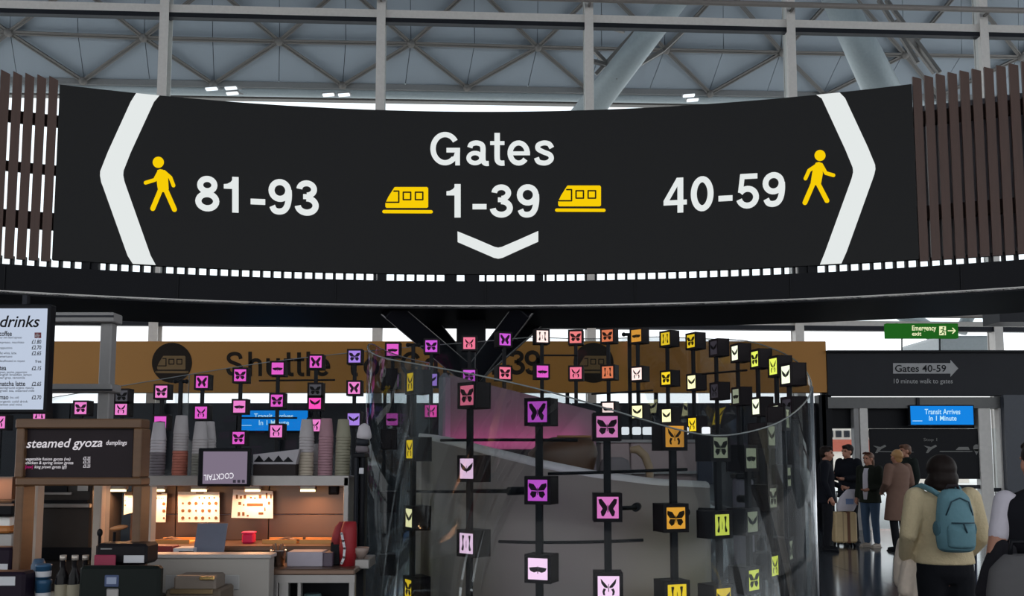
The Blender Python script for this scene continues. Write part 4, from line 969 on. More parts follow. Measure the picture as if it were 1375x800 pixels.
# oak frame with the gyoza menu
YO = 4.2
ok_ = thing('oak_menu_frame', 'dark oak frame holding the steamed gyoza menu board', 'menu board', P(108, 800, YO))
for n_, (a, b_, c_, d) in dict(header=(20, 562, 189, 575), rail=(20, 641, 189, 652)).items(): MB().pb(a, b_, c_, d, YO, .11, .006).build(n_, m_wood, ok_)
for a, b_ in ((20, 31), (178, 189)): MB().pb(a, 575, b_, 641, YO, .11, .005).build('stile', m_wood, ok_)
for a, b_ in ((17, 28), (176, 187)): MB().pb(a, 652, b_, 800, YO, .11, .005, 0, .95).build('post', m_wood, ok_)
MB().pb(31, 575, 178, 641, YO + .03, .03).build('board', mat('menu_black', (42, 34, 38), .5), ok_)
m_mw = glow('menu_white', (225, 220, 226), .85); m_mp = glow('menu_pink', (190, 40, 120), .8)
b = MB(); f_ = face(YO + .03, .004)
put_text(b, 'steamed gyoza', 36, 138, 601, 11.5, f_, .25, .012, -.015)
b.build('lettering', m_mw, ok_)
b = MB(); put_text(b, 'dumplings', 143, 171, 597, 6, f_, .25, .012)
for t_, y, w in (('vegetable fusion gyoza (ve)', 618, 95), ('chicken & spring onion gyoza', 623, 99), ('king prawn gyoza (gf)', 628.5, 90)):
    put_text(b, t_, 35 if y < 628 else 47, w, y, 4.0, f_, .2, .008)
for y in (617, 622, 627.5): put_text(b, '£5.25', 112, 122, y, 4.0, f_, .2, .01)
b.build('small_lettering', m_mw, ok_)
b = MB(); put_text(b, '[new]', 34.5, 45, 628.5, 4.0, f_, .2, .01); b.build('small_lettering', m_mp, ok_)

# kiosk uprights and crossbars of grey metal
kf = thing('kiosk_frame', 'grey metal kiosk frame of a post and two crossbars beside the drinks screen', 'frame', P(135, 800, 4.9))
MB().pb(127.5, 432, 143, 800, 4.9, .07, .005, 0, 0.0).build('post', m_steel, kf)
MB().pb(20, 419, 152, 432, 4.86, .12, .005).build('crossbar', m_steel, kf); MB().pb(20, 423, 152, 425.5, 4.855, .01).build('groove', m_steel_d, kf)
MB().pb(20, 515, 150, 526, 4.86, .12, .005).build('crossbar', m_steel, kf); MB().pb(20, 522, 150, 524.5, 4.855, .01).build('groove', m_steel_d, kf)
for x0, x1, y in ((27, 47, 640), (191, 201, 652)): MB().pb(x0, y, x1, 800, 4.65, .08, .008, 0, 0.0).build('upright', m_cream, kf)
MB().pb(123, 640, 134, 800, 4.78, .06, .006, 0, 0.0).build('upright', m_cream, kf)
p = P(33, 704, 4.745); MB().tube([p, p + Vector((.03, 0, .003))], .005, 6).build('latch', m_black, kf)
MB().pb(63, 413, 66, 419, 4.5, .05).build('bracket', m_steel, kf)
# dark appliance behind the opening
ap = thing('drinks_fridge', 'dark grey upright appliance with a vent seen through the oak frame', 'appliance', P(85, 800, 4.85))
MB().pb(48, 640, 121, 800, 4.98, .4, .01, 0, 0.0).build('body', mat('appliance_dark', (62, 58, 56), .5), ap)
MB().pb(51, 652, 90, 661, 4.970, .02).build('vent', m_black, ap); MB().pb(50, 661, 96, 664, 4.965, .03).build('trim', m_steelm, ap)
MB().pb(104, 652, 118, 659, 4.970, .02).build('display', m_steelm, ap); MB().pb(51, 671, 118, 675, 4.968, .02).build('seam', m_black, ap); MB().pb(51, 676, 120, 682, 4.960, .03, .004).build('handle', m_steelm, ap)
MB().pb(47, 735, 122, 752, 4.965, .03).build('kickplate', m_black, ap)

# drinks screen
ds = thing('drinks_screen', 'bright menu screen headed drinks hanging from the kiosk frame', 'screen', P(20, 552, 4.3))
MB().pb(-70, 408, 64.5, 555, 4.3, .06, .006).build('housing', m_black, ds)
MB().pb(-64, 414, 60, 549.5, 4.294, .01).build('display', glow('drinks_display', (196, 208, 228), .92), ds)
MB().pb(30, 396, 36, 410, 4.33, .03).build('hanger', m_steel_d, ds)
m_ink = mat('ink_black', (16, 16, 22), .6)
b = MB(); f_ = face(4.294, .004)
put_text(b, 'drinks', .5, 54, 439, 15.2, f_, .28, .014)
for s_, x0, x1, y, c_ in (('coffee', 0, 16.5, 451, 6.5), ('tea', 0, 9, 497, 6.5), ('matcha latte', -2, 34.5, 518, 6.2), ('mao', 0, 12, 536, 6.2)): put_text(b, s_, x0, x1, y, c_, f_, 0, .02)
for s_, y in (('£1.80', 461.5), ('£2.70', 469), ('£2.65', 476.8), ('£2.15', 497), ('£2.65', 518), ('£2.70', 536)): put_text(b, s_, 43, 56, y, 5.2, f_, .15, .02)
put_text(b, 'free', 48, 56, 487, 4, f_, 0, .01)
b.build('lettering', m_ink, ds)
b = MB()
for s_, x1, y in (('our own blend espresso', 30, 454.5), ('espresso, macchiato', 33, 461), ('cappuccino', 17, 468.5), ('flat white, latte,', 23, 475.5), ('americano', 17, 480), ('decaffeinated on request', 34, 486), ('green, jasmine, peppermint', 37, 501), ('english breakfast, lemon', 43, 504.5), ('earl grey, camomile', 34, 508.5), ('stoneground organic matcha', 46, 522), ('green tea, steamed milk', 47, 526), ('organic cold drink', 38, 540.5), ('lemon and mint', 30, 544.5)):
    put_text(b, s_, 0, x1, y, 3, f_, .1, .006)
put_text(b, '(hot, cold)', 14, 26, 535, 3, f_, .2, .004)
b.build('small_lettering', m_ink, ds)
b = MB(); poly(b, [(47, 446.5), (56, 446.5), (56, 454), (47, 454)], f_); b.build('logo', mat('logo_red', (120, 22, 40), .5), ds)
b = MB(); put_text(b, 'illy', 48, 55, 452.5, 4.5, face(4.294, .007), .3, .01); b.build('logo_lettering', m_lbl, ds)

# service counter and what stands on it
sc_ = thing('service_counter', 'long dark service counter along the bottom of the kiosk', 'counter', (-2.2, 4.0, 0))
MB().bb(-3.6, -1.68, 3.55, 4.42, .9, .95, .008).build('top', mat('counter_top', (70, 66, 64), .4), sc_)
MB().bb(-3.56, -1.72, 3.65, 4.40, 0, .9).build('body', m_wall_d, sc_)
MB().bb(P(42, 797, 4.0).x, P(105, 797, 4.0).x, 4.0, 4.04, .95, P(60, 795, 4.0).z, .003).build('ledge', mat('counter_ledge', (138, 130, 116), .5), sc_)
def onctr(x, Y): return P(x, 760, Y).x
pt = thing('till_monitor', 'large black till monitor seen from behind with a blue label', 'monitor', (onctr(160, 3.9), 3.9, .95))
MB().pb(105, 760, 214, 812, 3.85, .05, .012).build('shell', mat('till_black', (20, 26, 24), .45), pt)
MB().pb(140, 772, 159, 788, 3.846, .012, .003).build('label', mat('label_blue', (70, 84, 120), .6), pt); MB().pb(143, 775, 156, 784, 3.842, .01).build('sticker', mat('label_pale_blue', (150, 160, 185), .6), pt)
MB().pb(142, 790, 158, 815, 3.84, .05, .004).build('neck', m_steelm, pt); MB().bb(onctr(140, 3.85), onctr(176, 3.85), 3.8, 4.0, .95, .965, .004).build('foot', m_black, pt)
pr = thing('receipt_printer', 'black receipt printer with a white label above the till monitor', 'printer', (onctr(160, 4.1), 4.1, .95))
MB().pb(127, 730, 197, 758, 4.1, .14, .012).build('body', mat('printer_black', (26, 24, 28), .5), pr); MB().pb(166, 745.5, 193, 755.5, 4.096, .01).build('label', m_lbl, pr); MB().pb(135, 736, 150, 737.5, 4.097, .01).build('slot', m_steel, pr)
MB().pb(140, 757, 185, 800, 4.14, .08, .004, 0, .95).build('stand', m_black, pr)
pk = thing('pink_card', 'small dark pink card propped before the receipt printer', 'card', (onctr(140, 4.05), 4.05, .95))
MB().pb(126, 745, 154.5, 761, 4.06, .01, .003).build('card', mat('card_pink', (150, 40, 72), .5), pk); MB().pb(132, 757, 152, 800, 4.066, .01, .003, 0, .95).build('holder', m_black, pk)
for k, (x, y, lab) in enumerate(((134, 718, 'black-handled ladle standing behind the receipt printer'), (154, 714, 'wooden-headed black spoon standing behind the receipt printer'))):
    p = P(x, y, 4.3); t = thing('kitchen_spoon', lab, 'spoon', (p.x, p.y, .95), 'spoons behind the printer')
    MB().tube([Vector((p.x, p.y, .95)), p], .008, 8).build('handle', m_black, t)
    if k: MB().ball(p + Vector((.02, 0, .02)), (.045, .012, .012), 12, 6, 0, Matrix.Rotation(-.15, 3, 'Y')).build('head', mat('spoon_wood', (196, 132, 84), .5), t)
    else: MB().ball(p + Vector((0, 0, .01)), (.014, .012, .02), 10, 6).build('head', m_black, t)
mb_d = mat('bottle_dark', (24, 22, 24), .2); mb_l = mat('bottle_label', (150, 142, 122), .6); mb_c = mat('bottle_cap', (190, 180, 170), .35, .4)
for k, (x, Y, lab) in enumerate(((85, 3.98, 'dark bottle with cream label nearest the blue tubs'), (101, 3.98, 'dark bottle with cream label in the middle of three'), (115, 4.12, 'dark bottle with a pale cap beside the till monitor'))):
    p = P(x, 745, Y); q = P(x, 796, Y); t = thing('sauce_bottle', lab, 'bottle', (p.x, p.y, .95), 'bottles on the service counter')
    zb = .951; zt2 = p.z
    MB().lathe([(.026, zb), (.028, zb + .02), (.028, zt2 - .11), (.024, zt2 - .085), (.012, zt2 - .06), (.011, zt2 - .02)], (p.x, p.y, 0), 16).build('bottle', mb_d, t)
    MB().lathe([(.0135, zt2 - .022), (.0135, zt2)], (p.x, p.y, 0), 14).build('cap', mb_c, t)
    if k < 2: MB().lathe([(.0288, zt2 - .2), (.0288, zt2 - .125)], (p.x, p.y, 0), 16, 0, False).build('label', mb_l, t)
for k, (y0, y1, lab) in enumerate(((757, 776, 'blue plastic tub with a white band, upper of two'), (777, 798, 'blue plastic tub with a white band, lower of two'))):
    a = P(58, y1, 4.0); b_ = P(58, y0, 4.0); zb = max(.951, a.z) if k == 0 else .951
    t = thing('blue_tub', lab, 'tub', (a.x, 4.0, zb), 'blue tubs on the counter'); h = b_.z - zb
    MB().lathe([(.03, zb), (.032, zb + h * .8), (.034, zb + h * .82), (.034, zb + h * .96), (.028, zb + h)], (a.x, 4.0, 0), 18).build('tub', mat('tub_blue', (44, 84, 118), .45), t)
    MB().lathe([(.0318, zb + h * .12), (.0332, zb + h * .52)], (a.x, 4.0, 0), 18, 0, False).build('band', m_lbl, t)
p = P(43, 797, 4.0); tag(MB().lathe([(.014, .951), (.017, 1.0), (.016, 1.0)], (p.x, 4.0, 0), 14).build('paper_pot', mat('pot_cream', (176, 166, 148), .7)), 'small cream paper pot beside the blue tubs', 'pot')
p = P(52, 756, 4.15); tag(MB().lathe([(.03, .951), (.032, p.z - .01), (.02, p.z + .02)], (p.x, 4.15, 0), 16).build('blue_jug', mat('jug_blue', (60, 84, 110), .5)), 'dim blue jug standing behind the blue tubs', 'jug')
# far corner: black trays and small tills beside the oak frame
bt = thing('warming_unit', 'black and steel warming unit glowing orange past the oak frame', 'appliance', P(0, 735, 4.5))
MB().pb(-60, 672, 17.5, 693, 4.5, .2, .01).build('hood', m_black, bt); MB().pb(-60, 676, 17.5, 679, 4.495, .01).build('trim', m_steelk, bt)
MB().pb(-60, 694, 13, 706, 4.56, .06, .003).build('price_sheet', m_paper, bt); MB().pb(-60, 706, 12, 716, 4.55, .1, .01).build('drawer', mat('warm_drawer', (190, 120, 60), .4), bt)
MB().pb(-60, 716, 16, 742, 4.58, .2, .005, 0, .9).build('body', m_steelm, bt); MB().pb(-60, 640, 16, 672, 4.68, .04).build('back', m_steelk, bt)
q = P(0, 655, 4.6); warm(-2.75, 4.6, q.z + .07, 2.0, .3)
for nm, (x0, y0, x1, y1, Y, lx0, ly0, lx1, ly1), lab in (('card_reader', (-20, 735, 15, 772, 4.2, -8, 757, 10, 767), 'black card reader with white label behind the violet till'), ('side_till', (-40, 768, 32, 815, 3.9, -25, 774, 20, 786), 'violet-black till with a white label at the kiosk corner')):
    t = thing(nm, lab, 'till', (onctr((x0 + x1) / 2, Y), Y, .95))
    MB().pb(x0, y0, x1, y1, Y, .1, .012, 0, .95 if nm == 'card_reader' else None).build('body', mat('till_violet', (32, 22, 36), .45), t); MB().pb(lx0, ly0, lx1, ly1, Y - .004, .01).build('label', m_lbl, t)
    if nm != 'card_reader': MB().bb(onctr(-5, 3.9), onctr(25, 3.9), 3.92, 4.02, .95, .99).build('foot', m_black, t)
# ------------------------------------------------------------------ people (local space: facing -Y, feet at the origin)
m_skin = mat('skin', (176, 124, 102), .55, vary=.06)
def V(*a): return Vector(a)
def pose(H, **k):
    s = H / 1.7
    J = dict(hipL=(.09, 0, .90), kneeL=(.10, -.02, .49), ankL=(.10, .02, .085), hipR=(-.09, 0, .90), kneeR=(-.10, -.02, .49), ankR=(-.10, .02, .085),
             shL=(.185, .01, 1.40), elL=(.235, .03, 1.13), wrL=(.23, -.06, .89), shR=(-.185, .01, 1.40), elR=(-.235, .03, 1.13), wrR=(-.23, -.06, .89), head=(0, -.02, 1.585), turn=0.0, wide=1.0)
    J.update(k)
    return {n: (Vector(v) * s if isinstance(v, tuple) else v) for n, v in J.items()}, s
def hand(mb, wr, el, s, grip=False, side=1):
    d = (wr - el).normalized(); x = d.cross(V(0, 1, 0)); x = x.normalized() if x.length > .1 else V(1, 0, 0); y = d.cross(x).normalized()
    palm = wr + d * .05 * s
    mb.limb([wr, palm, wr + d * .085 * s], [.024 * s, .032 * s, .030 * s], 10)
    for i, (o, l) in enumerate(((-.027, .066), (-.009, .078), (.009, .074), (.026, .058))):
        a = wr + d * .085 * s + y * o * s; c = .5 if grip else .22
        b = a + (d * (1 - c * .3) - x * side * c * .6).normalized() * l * .5 * s; e = b + (d * (1 - c) - x * side * c).normalized() * l * .5 * s
        mb.limb([a, b, e], [.0095 * s, .0088 * s, .0075 * s], 8)
    a = wr + d * .03 * s - y * .03 * s; b = a + (d * .6 - y * .7).normalized() * .04 * s; mb.limb([a, b, b + (d * .9 - y * .25).normalized() * .03 * s], [.013 * s, .011 * s, .009 * s], 8)
def head(mb, c, s, rot):
    f = lambda x, y, z: c + rot @ V(x, y, z) * s
    mb.ball(f(0, .012, .025), (.076 * s, .094 * s, .088 * s), 16, 10, 0, rot)
    mb.ball(f(0, -.018, -.035), (.06 * s, .072 * s, .075 * s), 14, 8, 0, rot)
    mb.limb([f(0, -.05, -.095), f(0, -.06, -.09)], [.026 * s, .022 * s], 8)
    mb.limb([f(0, -.088, .012), f(0, -.108, -.03)], [.010 * s, .016 * s], 8)
    mb.limb([f(-.018, -.088, -.062), f(.018, -.088, -.062)], [.009 * s, .009 * s], 8)
    mb.limb([f(-.045, -.078, .034), f(0, -.09, .03), f(.045, -.078, .034)], [.012 * s] * 3, 8)
    for sx in (-1, 1): mb.ball(f(.076 * sx, .005, -.005), (.012 * s, .022 * s, .034 * s), 8, 6, 0, rot)
def body(t, J, s, vox, hands=(1, 1), skin=None):
    mb = MB(); w = J['wide']
    mb.stack([(z * s, 0, y * s, rx * s * w, ry * s * w) for z, y, rx, ry in ((.80, 0, .08, .06), (.86, 0, .15, .10), (.95, 0, .165, .115), (1.06, 0, .14, .10), (1.2, 0, .155, .11), (1.32, .005, .175, .11), (1.40, .01, .165, .09), (1.45, .01, .09, .065), (1.47, .01, .05, .05))], 20)
    h = J['head']; mb.limb([V(0, .01, 1.42) * s, h + V(0, .015, -.06) * s], [.055 * s, .05 * s], 12)
    for q, sd in (('L', 1), ('R', -1)):
        mb.limb([J['hip' + q], J['knee' + q], J['ank' + q]], [.085 * s * w, .056 * s, .038 * s])
        a = J['ank' + q]; mb.limb([a + V(0, .03, -.05) * s, a + V(.01 * sd, -.13, -.055) * s], [.034 * s, .028 * s])
        mb.limb([J['sh' + q], J['el' + q], J['wr' + q]], [.052 * s * w, .039 * s, .026 * s])
        if hands[0 if q == 'L' else 1]: hand(mb, J['wr' + q], J['el' + q], s, True, sd)
    head(mb, h, s, Matrix.Rotation(J['turn'], 3, 'Z'))
    o = mb.build('body', skin or m_skin, t, False, vox, 3)
    b = MB(); rot = Matrix.Rotation(J['turn'], 3, 'Z')
    for sx in (-1, 1): b.ball(h + rot @ V(.031 * sx, -.081, .012) * s, .0105 * s, 8, 6)
    b.build('eye', mat('eye_dark', (40, 30, 26), .3), t, False)
    b = MB(); b.limb([h + rot @ V(-.022, -.094, -.063) * s, h + rot @ V(.022, -.094, -.063) * s], [.005 * s] * 2, 6); b.build('mouth', mat('lips', (150, 84, 76), .5), t, False)
    return o
def top(t, J, s, m, vox, hem=.80, sleeve=1.0, fat=1.0, name='jacket', sl=(1, 1), flare=1.0, collar=.0):
    mb = MB(); w = J['wide'] * fat; g = .022
    rows = [(1.465 + collar, .01, .062 + collar * .3, .06), (1.445, .01, .10, .075), (1.405, .012, .178, .105), (1.33, .008, .195, .128), (1.2, 0, .178, .132), (1.06, 0, .168, .128), (.95, 0, .185, .14), (.86, 0, .19 * flare, .145 * flare)]
    if hem < .86: rows.append((hem, 0, (.19 + (.86 - hem) * .12) * flare, (.145 + (.86 - hem) * .1) * flare))
    rows = [r for r in rows if r[0] >= hem - .001]
    mb.stack([(z * s, 0, y * s, rx * s * w, ry * s * w) for z, y, rx, ry in rows][::-1], 24)
    for k, q in enumerate(('L', 'R')):
        if not sl[k]: continue
        sh, el, wr = J['sh' + q], J['el' + q], J['wr' + q]
        if sleeve >= 1: mb.limb([sh, el, el + (wr - el) * .92], [.075 * s * fat, .058 * s * fat, .044 * s * fat])
        else: mb.limb([sh, sh + (el - sh) * .62], [.058 * s * fat, .05 * s * fat])
    return mb.build(name, m, t, False, vox, 5)
def legs(t, J, s, m, vox, fat=1.0, name='trousers', ank=.06):
    mb = MB(); w = J['wide'] * fat
    mb.stack([(z * s, 0, y * s, rx * s * w, ry * s * w) for z, y, rx, ry in ((.82, 0, .12, .10), (.88, 0, .178, .13), (.95, 0, .178, .13), (1.04, 0, .158, .118))], 20)
    for q in 'LR':
        h, k, a = J['hip' + q], J['knee' + q], J['ank' + q]
        mb.limb([h + V(0, 0, -.03), k, a + V(0, 0, .03) * s], [.104 * s * w, .07 * s * w, ank * s])
    return mb.build(name, m, t, False, vox, 4)
def shoes(t, J, s, m):
    for q, sd in (('L', 1), ('R', -1)):
        a = J['ank' + q]; mb = MB(); r = .042 * s; z = a.z
        mb.limb([V(a.x, a.y + .035 * s, .042 * s), V(a.x + .004 * sd, a.y - .06 * s, .040 * s), V(a.x + .012 * sd, a.y - .15 * s, .034 * s)], [r, .043 * s, .032 * s], 12)
        mb.limb([V(a.x, a.y + .02 * s, .05 * s), V(a.x, a.y + .01 * s, .1 * s)], [.04 * s, .042 * s], 12)
        mb.box((a.x + .004 * sd, a.y - .055 * s, .009), (.042 * s, .135 * s, .009), .006)
        mb.build('shoe', m, t, False)
def hair(t, J, s, m, vox, parts, name='hair'):
    mb = MB(); h = J['head']; rot = Matrix.Rotation(J['turn'], 3, 'Z')
    for c, r in parts: mb.ball(h + rot @ Vector(c) * s, tuple(x * s for x in r), 16, 10, 0, rot)
    mb.build(name, m, t, False, vox, 3)
SHORT = [((0, .022, .045), (.084, .098, .086)), ((0, .05, .0), (.078, .07, .075)), ((.0, -.05, .095), (.06, .045, .03))]
h_dk = mat('hair_dark', (34, 26, 24), .55, vary=.3, scale=60, stretch=(8, 8, .8)); h_bl = mat('hair_blonde', (176, 132, 84), .5, vary=.25, scale=60, stretch=(8, 8, .8)); h_br = mat('hair_brown', (96, 62, 42), .5, vary=.25, scale=60, stretch=(8, 8, .8))
c_black = mat('cloth_black', (26, 27, 32), .85, vary=.15, scale=20, bump=.2)
def person(label, px, Y, rz, group=None):
    p = P(px, 600, Y); return thing('person', label, 'person', (p.x, Y, 0), group, rz)

# backpack traveller, back to us
t = person('person in cream jumper and black trousers with dark bobbed hair, walking away', 1262, 6.0, R(180))
PB = Vector(t.location)
J, s = pose(1.62, wide=1.02, shL=(.185, .01, 1.40), elL=(.265, .05, 1.15), wrL=(.22, -.12, .98), elR=(-.265, .0, 1.13), wrR=(-.22, -.17, .98), shR=(-.185, .01, 1.40), kneeL=(.11, -.06, .49), ankL=(.11, -.07, .085), ankR=(-.10, .12, .11), kneeR=(-.10, .02, .5), head=(0, -.015, 1.575), turn=0.1)
body(t, J, s, .0085)
m_cream_k = mat('cream_knit', (214, 195, 158), .95, vary=.08, scale=60, bump=.35)
top(t, J, s, m_cream_k, .012, .95, 1, 1.08, 'jumper', flare=1.08)
legs(t, J, s, c_black, .012, 1.06); shoes(t, J, s, m_black)
hair(t, J, s, h_dk, .008, [((0, .02, .035), (.096, .112, .098)), ((0, .035, -.04), (.102, .1, .085)), ((-.074, .0, -.075), (.032, .06, .05)), ((.074, .0, -.075), (.032, .06, .05)), ((0, .06, -.09), (.09, .06, .05))])
# backpack
bp = thing('backpack', 'blue-green backpack worn over the cream jumper', 'backpack', PB + V(-.035, 0, .95), None, R(180))
off = V(0, 0, -.9); mb_bp = mat('teal_canvas', (104, 146, 158), .8, vary=.08, scale=40, bump=.15); mb_bd = mat('teal_dark', (80, 118, 130), .8, vary=.08)
y0 = .235
b = MB(); b.stack([(z, x, y0 + y, rx, ry) for z, x, y, rx, ry in ((.955, -.0, 0, .10, .055), (.975, 0, 0, .135, .09), (1.05, 0, 0, .145, .10), (1.2, 0, 0, .135, .09), (1.3, 0, -.01, .115, .08), (1.345, 0, -.02, .075, .05), (1.355, 0, -.02, .04, .03))], 24)
for i, v in enumerate(b.v): b.v[i] = (v[0] * .84, v[1], v[2] - .9)
b.build('main_bag', mb_bp, bp, False, .012, 3)
b = MB(); b.stack([(z - .9, 0, y0 + .075, rx, ry) for z, rx, ry in ((.985, .07, .03), (1.0, .088, .045), (1.1, .09, .048), (1.13, .08, .03))], 20); b.build('front_pocket', mb_bp, bp, False, .01, 3)
b = MB(); b.tube([V(-.072, y0 + .10, .245), V(0, y0 + .122, .245), V(.072, y0 + .10, .245)], .004, 6); b.tube([V(.01, y0 + .126, .245), V(-.012, y0 + .125, .185)], .006, 6); b.tube([V(-.085, y0 + .06, .29), V(-.055, y0 + .075, .375), V(0, y0 + .075, .40), V(.055, y0 + .075, .375), V(.085, y0 + .06, .29)], .005, 6); b.build('zip', mat('zip_dark', (40, 70, 84), .6), bp, False)
b = MB(); b.tube([V(-.04, y0 - .02, .45), V(-.03, y0 - .01, .475), V(.03, y0 - .01, .475), V(.04, y0 - .02, .45)], .01, 8); b.build('grab_handle', mat('handle_dark', (50, 44, 48), .7), bp, False)
for sx in (-1, 1):
    b = MB(); b.tube([V(.05 * sx, y0 - .05, .40), V(.085 * sx, .12, .44), V(.105 * sx, .03, .465), V(.115 * sx, -.09, .43), V(.12 * sx, -.15, .30), V(.10 * sx, -.08, .15)], .016, 8, True, 0, True, 1.7); b.build('shoulder_strap', mb_bp, bp, False)
    b = MB(); b.ball(V(.115 * sx, y0 - .01, .2), (.012, .05, .05), 10, 6); b.build('side_pocket', mb_bd, bp, False)
# pale coat over the arm
m_coat = mat('coat_beige', (238, 219, 202), .9, vary=.12, scale=30, bump=.3)
ct_ = thing('coat', 'pale beige coat draped over the arm of the cream jumper', 'coat', PB + V(-.175, .05, .52))
b = MB(); cx, cy = 0.0, .07
def fold(x0, z0, x1, z1, r0, r1, y=0.0): b.limb([V(x0, cy + y, z0), V((x0 + x1) / 2 - .015, cy + y - .03, (z0 + z1) / 2), V(x1, cy + y - .02, z1)], [r0, (r0 + r1) / 2 * 1.05, r1], 10)
fold(.03, .50, -.05, .20, .045, .05); fold(.05, .49, .0, .10, .04, .045, -.05); fold(.07, .47, .05, -.06, .035, .042, -.02); fold(.0, .5, -.03, .25, .05, .06, .08); fold(.08, .45, .11, -.10, .025, .038, .06); fold(.09, .40, .15, -.02, .025, .032, .10); fold(.03, .42, -.02, -.02, .03, .04, .11); fold(.06, .42, .06, -.08, .03, .036, .13)
b.limb([V(-.02, .1, .5), V(.06, -.02, .5)], [.05, .055], 10)
b.build('fabric', m_coat, ct_, False, .010, 1)
# trolley handle and case behind
tc_ = thing('suitcase', 'dark wheeled suitcase with a long handle pulled beside the backpack traveller', 'suitcase', PB + V(.24, .2, 0))
for x in (.09, .21) if False else (-.06, .06): MB().tube([V(x, 0, .55), V(x, -.02, .98)], .009, 8).build('handle_tube', mat('handle_blue', (52, 58, 76), .4, .4), tc_, False)
MB().tube([V(-.065, -.02, .98), V(.065, -.02, .98)], .013, 8).build('grip', m_black, tc_, False)
MB().box((0, .06, .33), (.17, .11, .24), .03).build('shell', c_black, tc_, False); MB().tube([V(-.05, 0, .6), V(0, -.01, .62), V(.05, 0, .6)], .01, 8).build('carry_handle', m_black, tc_, False)
for x in (-.13, .13):
    for y in (.0, .13): MB().tube([V(x - .012, y, .045), V(x + .012, y, .045)], .045, 12).build('wheel', m_black, tc_, False)

# waistcoat traveller at the edge
t = person('person in dark waistcoat with white shirt sleeves carrying a dark coat, cut by the frame', 1395, 4.6, R(175))
PV = Vector(t.location)
J, s = pose(1.68, elL=(.265, .04, 1.12), wrL=(.25, -.02, .90), wide=1.05)
J['elR'] = V(-.225, .04, 1.12) * s; J['wrR'] = V(-.235, -.02, .90) * s
body(t, J, s, .0085)
m_shirt = mat('shirt_white', (196, 190, 200), .9, vary=.05, bump=.2, scale=30)
top(t, J, s, m_shirt, .012, .9, .5, 1.0, 'shirt')
top(t, J, s, mat('waistcoat', (24, 24, 30), .85, vary=.1), .012, .84, 0, 1.12, 'waistcoat', (0, 0))
legs(t, J, s, mat('trousers_charcoal', (64, 62, 64), .9, vary=.1), .012, 1.05); shoes(t, J, s, m_black)
hair(t, J, s, h_dk, .008, SHORT + [((0, .07, -.04), (.06, .04, .05))])
cc = thing('coat', 'dark coat hanging from the hand of the waistcoat traveller', 'coat', PV + V(-.27, -.06, .80)); b = MB()
for x0, z0, x1, z1, r0, r1, y in ((.03, .36, -.03, .0, .035, .06, 0), (.04, .35, .02, -.12, .03, .06, -.05), (.06, .34, .07, -.1, .03, .06, 0), (.02, .36, -.05, .12, .03, .05, .04), (.07, .33, .12, -.08, .03, .05, .03)):
    b.limb([V(x0, y, z0), V((x0 + x1) / 2 - .01, y, (z0 + z1) / 2), V(x1, y, z1)], [r0, (r0 + r1) / 2, r1], 10)
b.build('fabric', mat('coat_dark', (38, 37, 42), .9, vary=.15, bump=.3, scale=25), cc, False, .014, 3)
gb = thing('grey_bag', 'large grey soft bag held beside the waistcoat traveller', 'bag', P(1380, 780, 4.35) * 1.0)
gb.location.z = .80
b = MB(); b.stack([(.0, 0, 0, .14, .08), (.04, 0, 0, .19, .10), (.15, 0, 0, .2, .10), (.27, -.0, 0, .18, .08), (.34, .01, 0, .12, .05)], 24); b.build('bag', mat('bag_grey', (84, 82, 84), .85, vary=.1, bump=.2), gb, False, .014, 3)
MB().tube([V(-.08, 0, .33), V(-.07, 0, .40), V(.07, 0, .40), V(.08, 0, .33)], .012, 8).build('handle', m_black, gb, False)

# far group by the doors
VF = .016
def simple(label, px, Y, rz, H, jm, lm, hm, hp, J_, hem=.78, flare=1.0, skin=None, name='jacket', fat=1.0, collar=.02, shoe=None):
    t = person(label, px, Y, rz); J, s = pose(H, **J_); body(t, J, s, VF * .7, (1, 1), skin)
    top(t, J, s, jm, VF, hem, 1, fat, name, flare=flare, collar=collar); legs(t, J, s, lm, VF); shoes(t, J, s, shoe or m_black); hair(t, J, s, hm, .012, hp); return t, J, s
jb = mat('jacket_navy_black', (22, 24, 32), .85, vary=.1); jg = mat('jacket_black_green', (34, 38, 32), .85, vary=.15); jn = mat('jeans', (52, 72, 96), .9, vary=.15)
simple('person in plain dark clothes standing in profile closest to the glass screen', 1108, 15.6, R(70), 1.80, jb, c_black, h_dk, SHORT, dict(wrL=(.15, -.22, 1.05), elL=(.22, -.02, 1.12)))
simple('person in black padded jacket standing against the bright doorway', 1138, 17.3, R(-60), 1.84, jb, c_black, h_dk, SHORT + [((0, .04, .06), (.09, .1, .085))], dict(wrR=(-.12, -.28, 1.18), elR=(-.22, -.05, 1.12), wrL=(.14, -.28, 1.12)), fat=1.12)
t, J, s = simple('person with sunglasses on the head in dark jacket and blue jeans facing the luggage', 1166, 16.3, R(-55), 1.70, jg, jn, h_br, [((0, .025, .04), (.088, .1, .09)), ((0, .075, -.06), (.07, .05, .11)), ((.0, .08, -.14), (.05, .04, .07))], dict(wrL=(.12, -.2, 1.05), elL=(.2, 0, 1.1), turn=-.1), hem=.80, fat=1.05, shoe=mat('shoe_pale', (150, 140, 130), .6))
h = J['head']; b = MB(); rot = Matrix.Rotation(J['turn'], 3, 'Z'); b.limb([h + rot @ V(-.07, -.04, .10) * s, h + rot @ V(0, -.06, .115) * s, h + rot @ V(.07, -.04, .10) * s], [.016] * 3, 8); b.build('sunglasses', mat('lens_brown', (70, 34, 26), .2), t, False)
b = MB(); b.stack([(z * s, 0, y * s, .055 * s, .03 * s) for z, y in ((.86, -.125), (1.1, -.125), (1.3, -.12), (1.42, -.07))], 14); b.build('shirt_front', m_shirt, t, False)
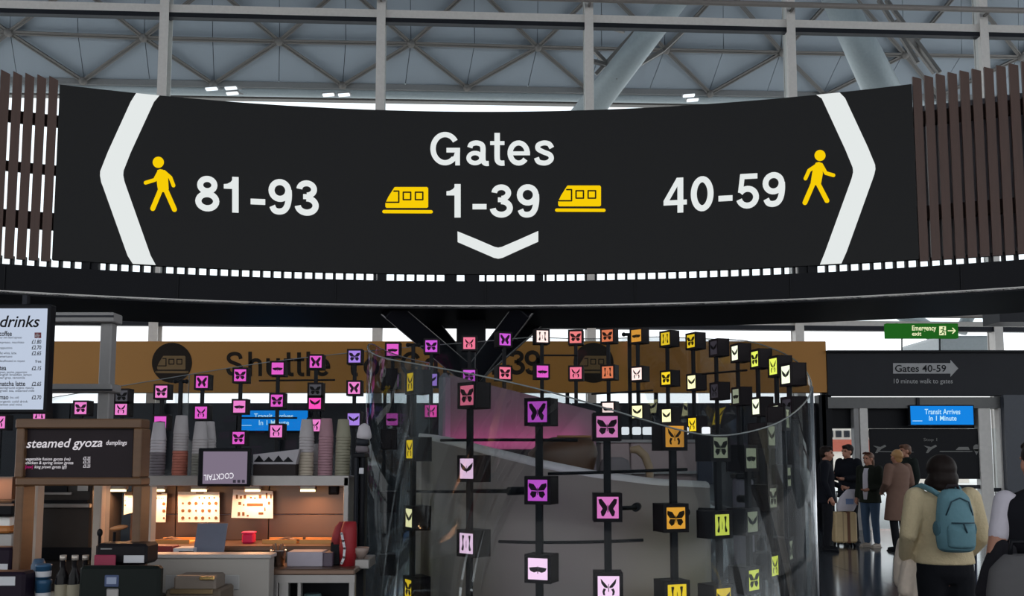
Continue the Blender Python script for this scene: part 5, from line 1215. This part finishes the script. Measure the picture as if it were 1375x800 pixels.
simple('person in long dusty pink coat with blonde bun seen from behind', 1204, 15.6, R(200), 1.74, mat('coat_dusty', (120, 92, 80), .9, vary=.12, bump=.2), c_black, h_bl, [((0, .025, .04), (.088, .1, .09)), ((0, .10, .02), (.05, .045, .05)), ((0, .06, -.04), (.065, .05, .06))], dict(wrR=(-.14, -.22, 1.0), wrL=(.16, -.2, 1.0), elL=(.27, .02, 1.14), elR=(-.27, .02, 1.14)), hem=.52, flare=1.05, name='coat', fat=1.12)
simple('person with short brown hair in dark green top in profile beyond the dusty pink coat', 1216, 17.6, R(-75), 1.86, mat('top_dark_green', (34, 40, 38), .85), c_black, h_br, SHORT, dict(turn=-.1))
# luggage by the doors
p = P(1134, 720, 16.6)
lg = thing('suitcase', 'cream upright suitcase with a brown band by the far group', 'suitcase', (p.x, 16.6, 0))
MB().box((0, 0, .34), (.2, .12, .28), .03).build('shell', mat('case_cream', (196, 170, 128), .5), lg, False); MB().box((.04, 0, .34), (.035, .123, .283), .01).build('band', mat('case_brown', (104, 62, 36), .5), lg, False)
MB().box((-.06, 0, .34), (.012, .122, .282), .004).build('rib', mat('case_rib', (160, 136, 100), .5), lg, False)
for x in (-.1, .1): MB().tube([V(x, .06, .6), V(x, .06, .98)], .012, 8).build('handle_tube', m_steel, lg, False)
MB().tube([V(-.11, .06, .98), V(.11, .06, .98)], .016, 8).build('grip', m_black, lg, False)
for x in (-.15, .15):
    for y in (-.08, .08): MB().tube([V(x - .015, y, .03), V(x + .015, y, .03)], .03, 10).build('wheel', m_black, lg, False)
bgp = thing('white_bag', 'white plastic bag resting on top of the cream suitcase', 'bag', (p.x + .05, 16.58, .63))
b = MB(); b.stack([(.0, -.02, 0, .15, .08), (.1, 0, 0, .18, .1), (.24, .03, 0, .17, .09), (.34, .07, 0, .12, .06), (.40, .09, 0, .08, .03)], 16); b.build('bag', m_shirt, bgp, False, .016, 3)
b = MB(); b.box((0.02, -.1, .18), (.07, .004, .05), .002); b.build('print', mat('bag_print', (110, 130, 170), .7), bgp, False)
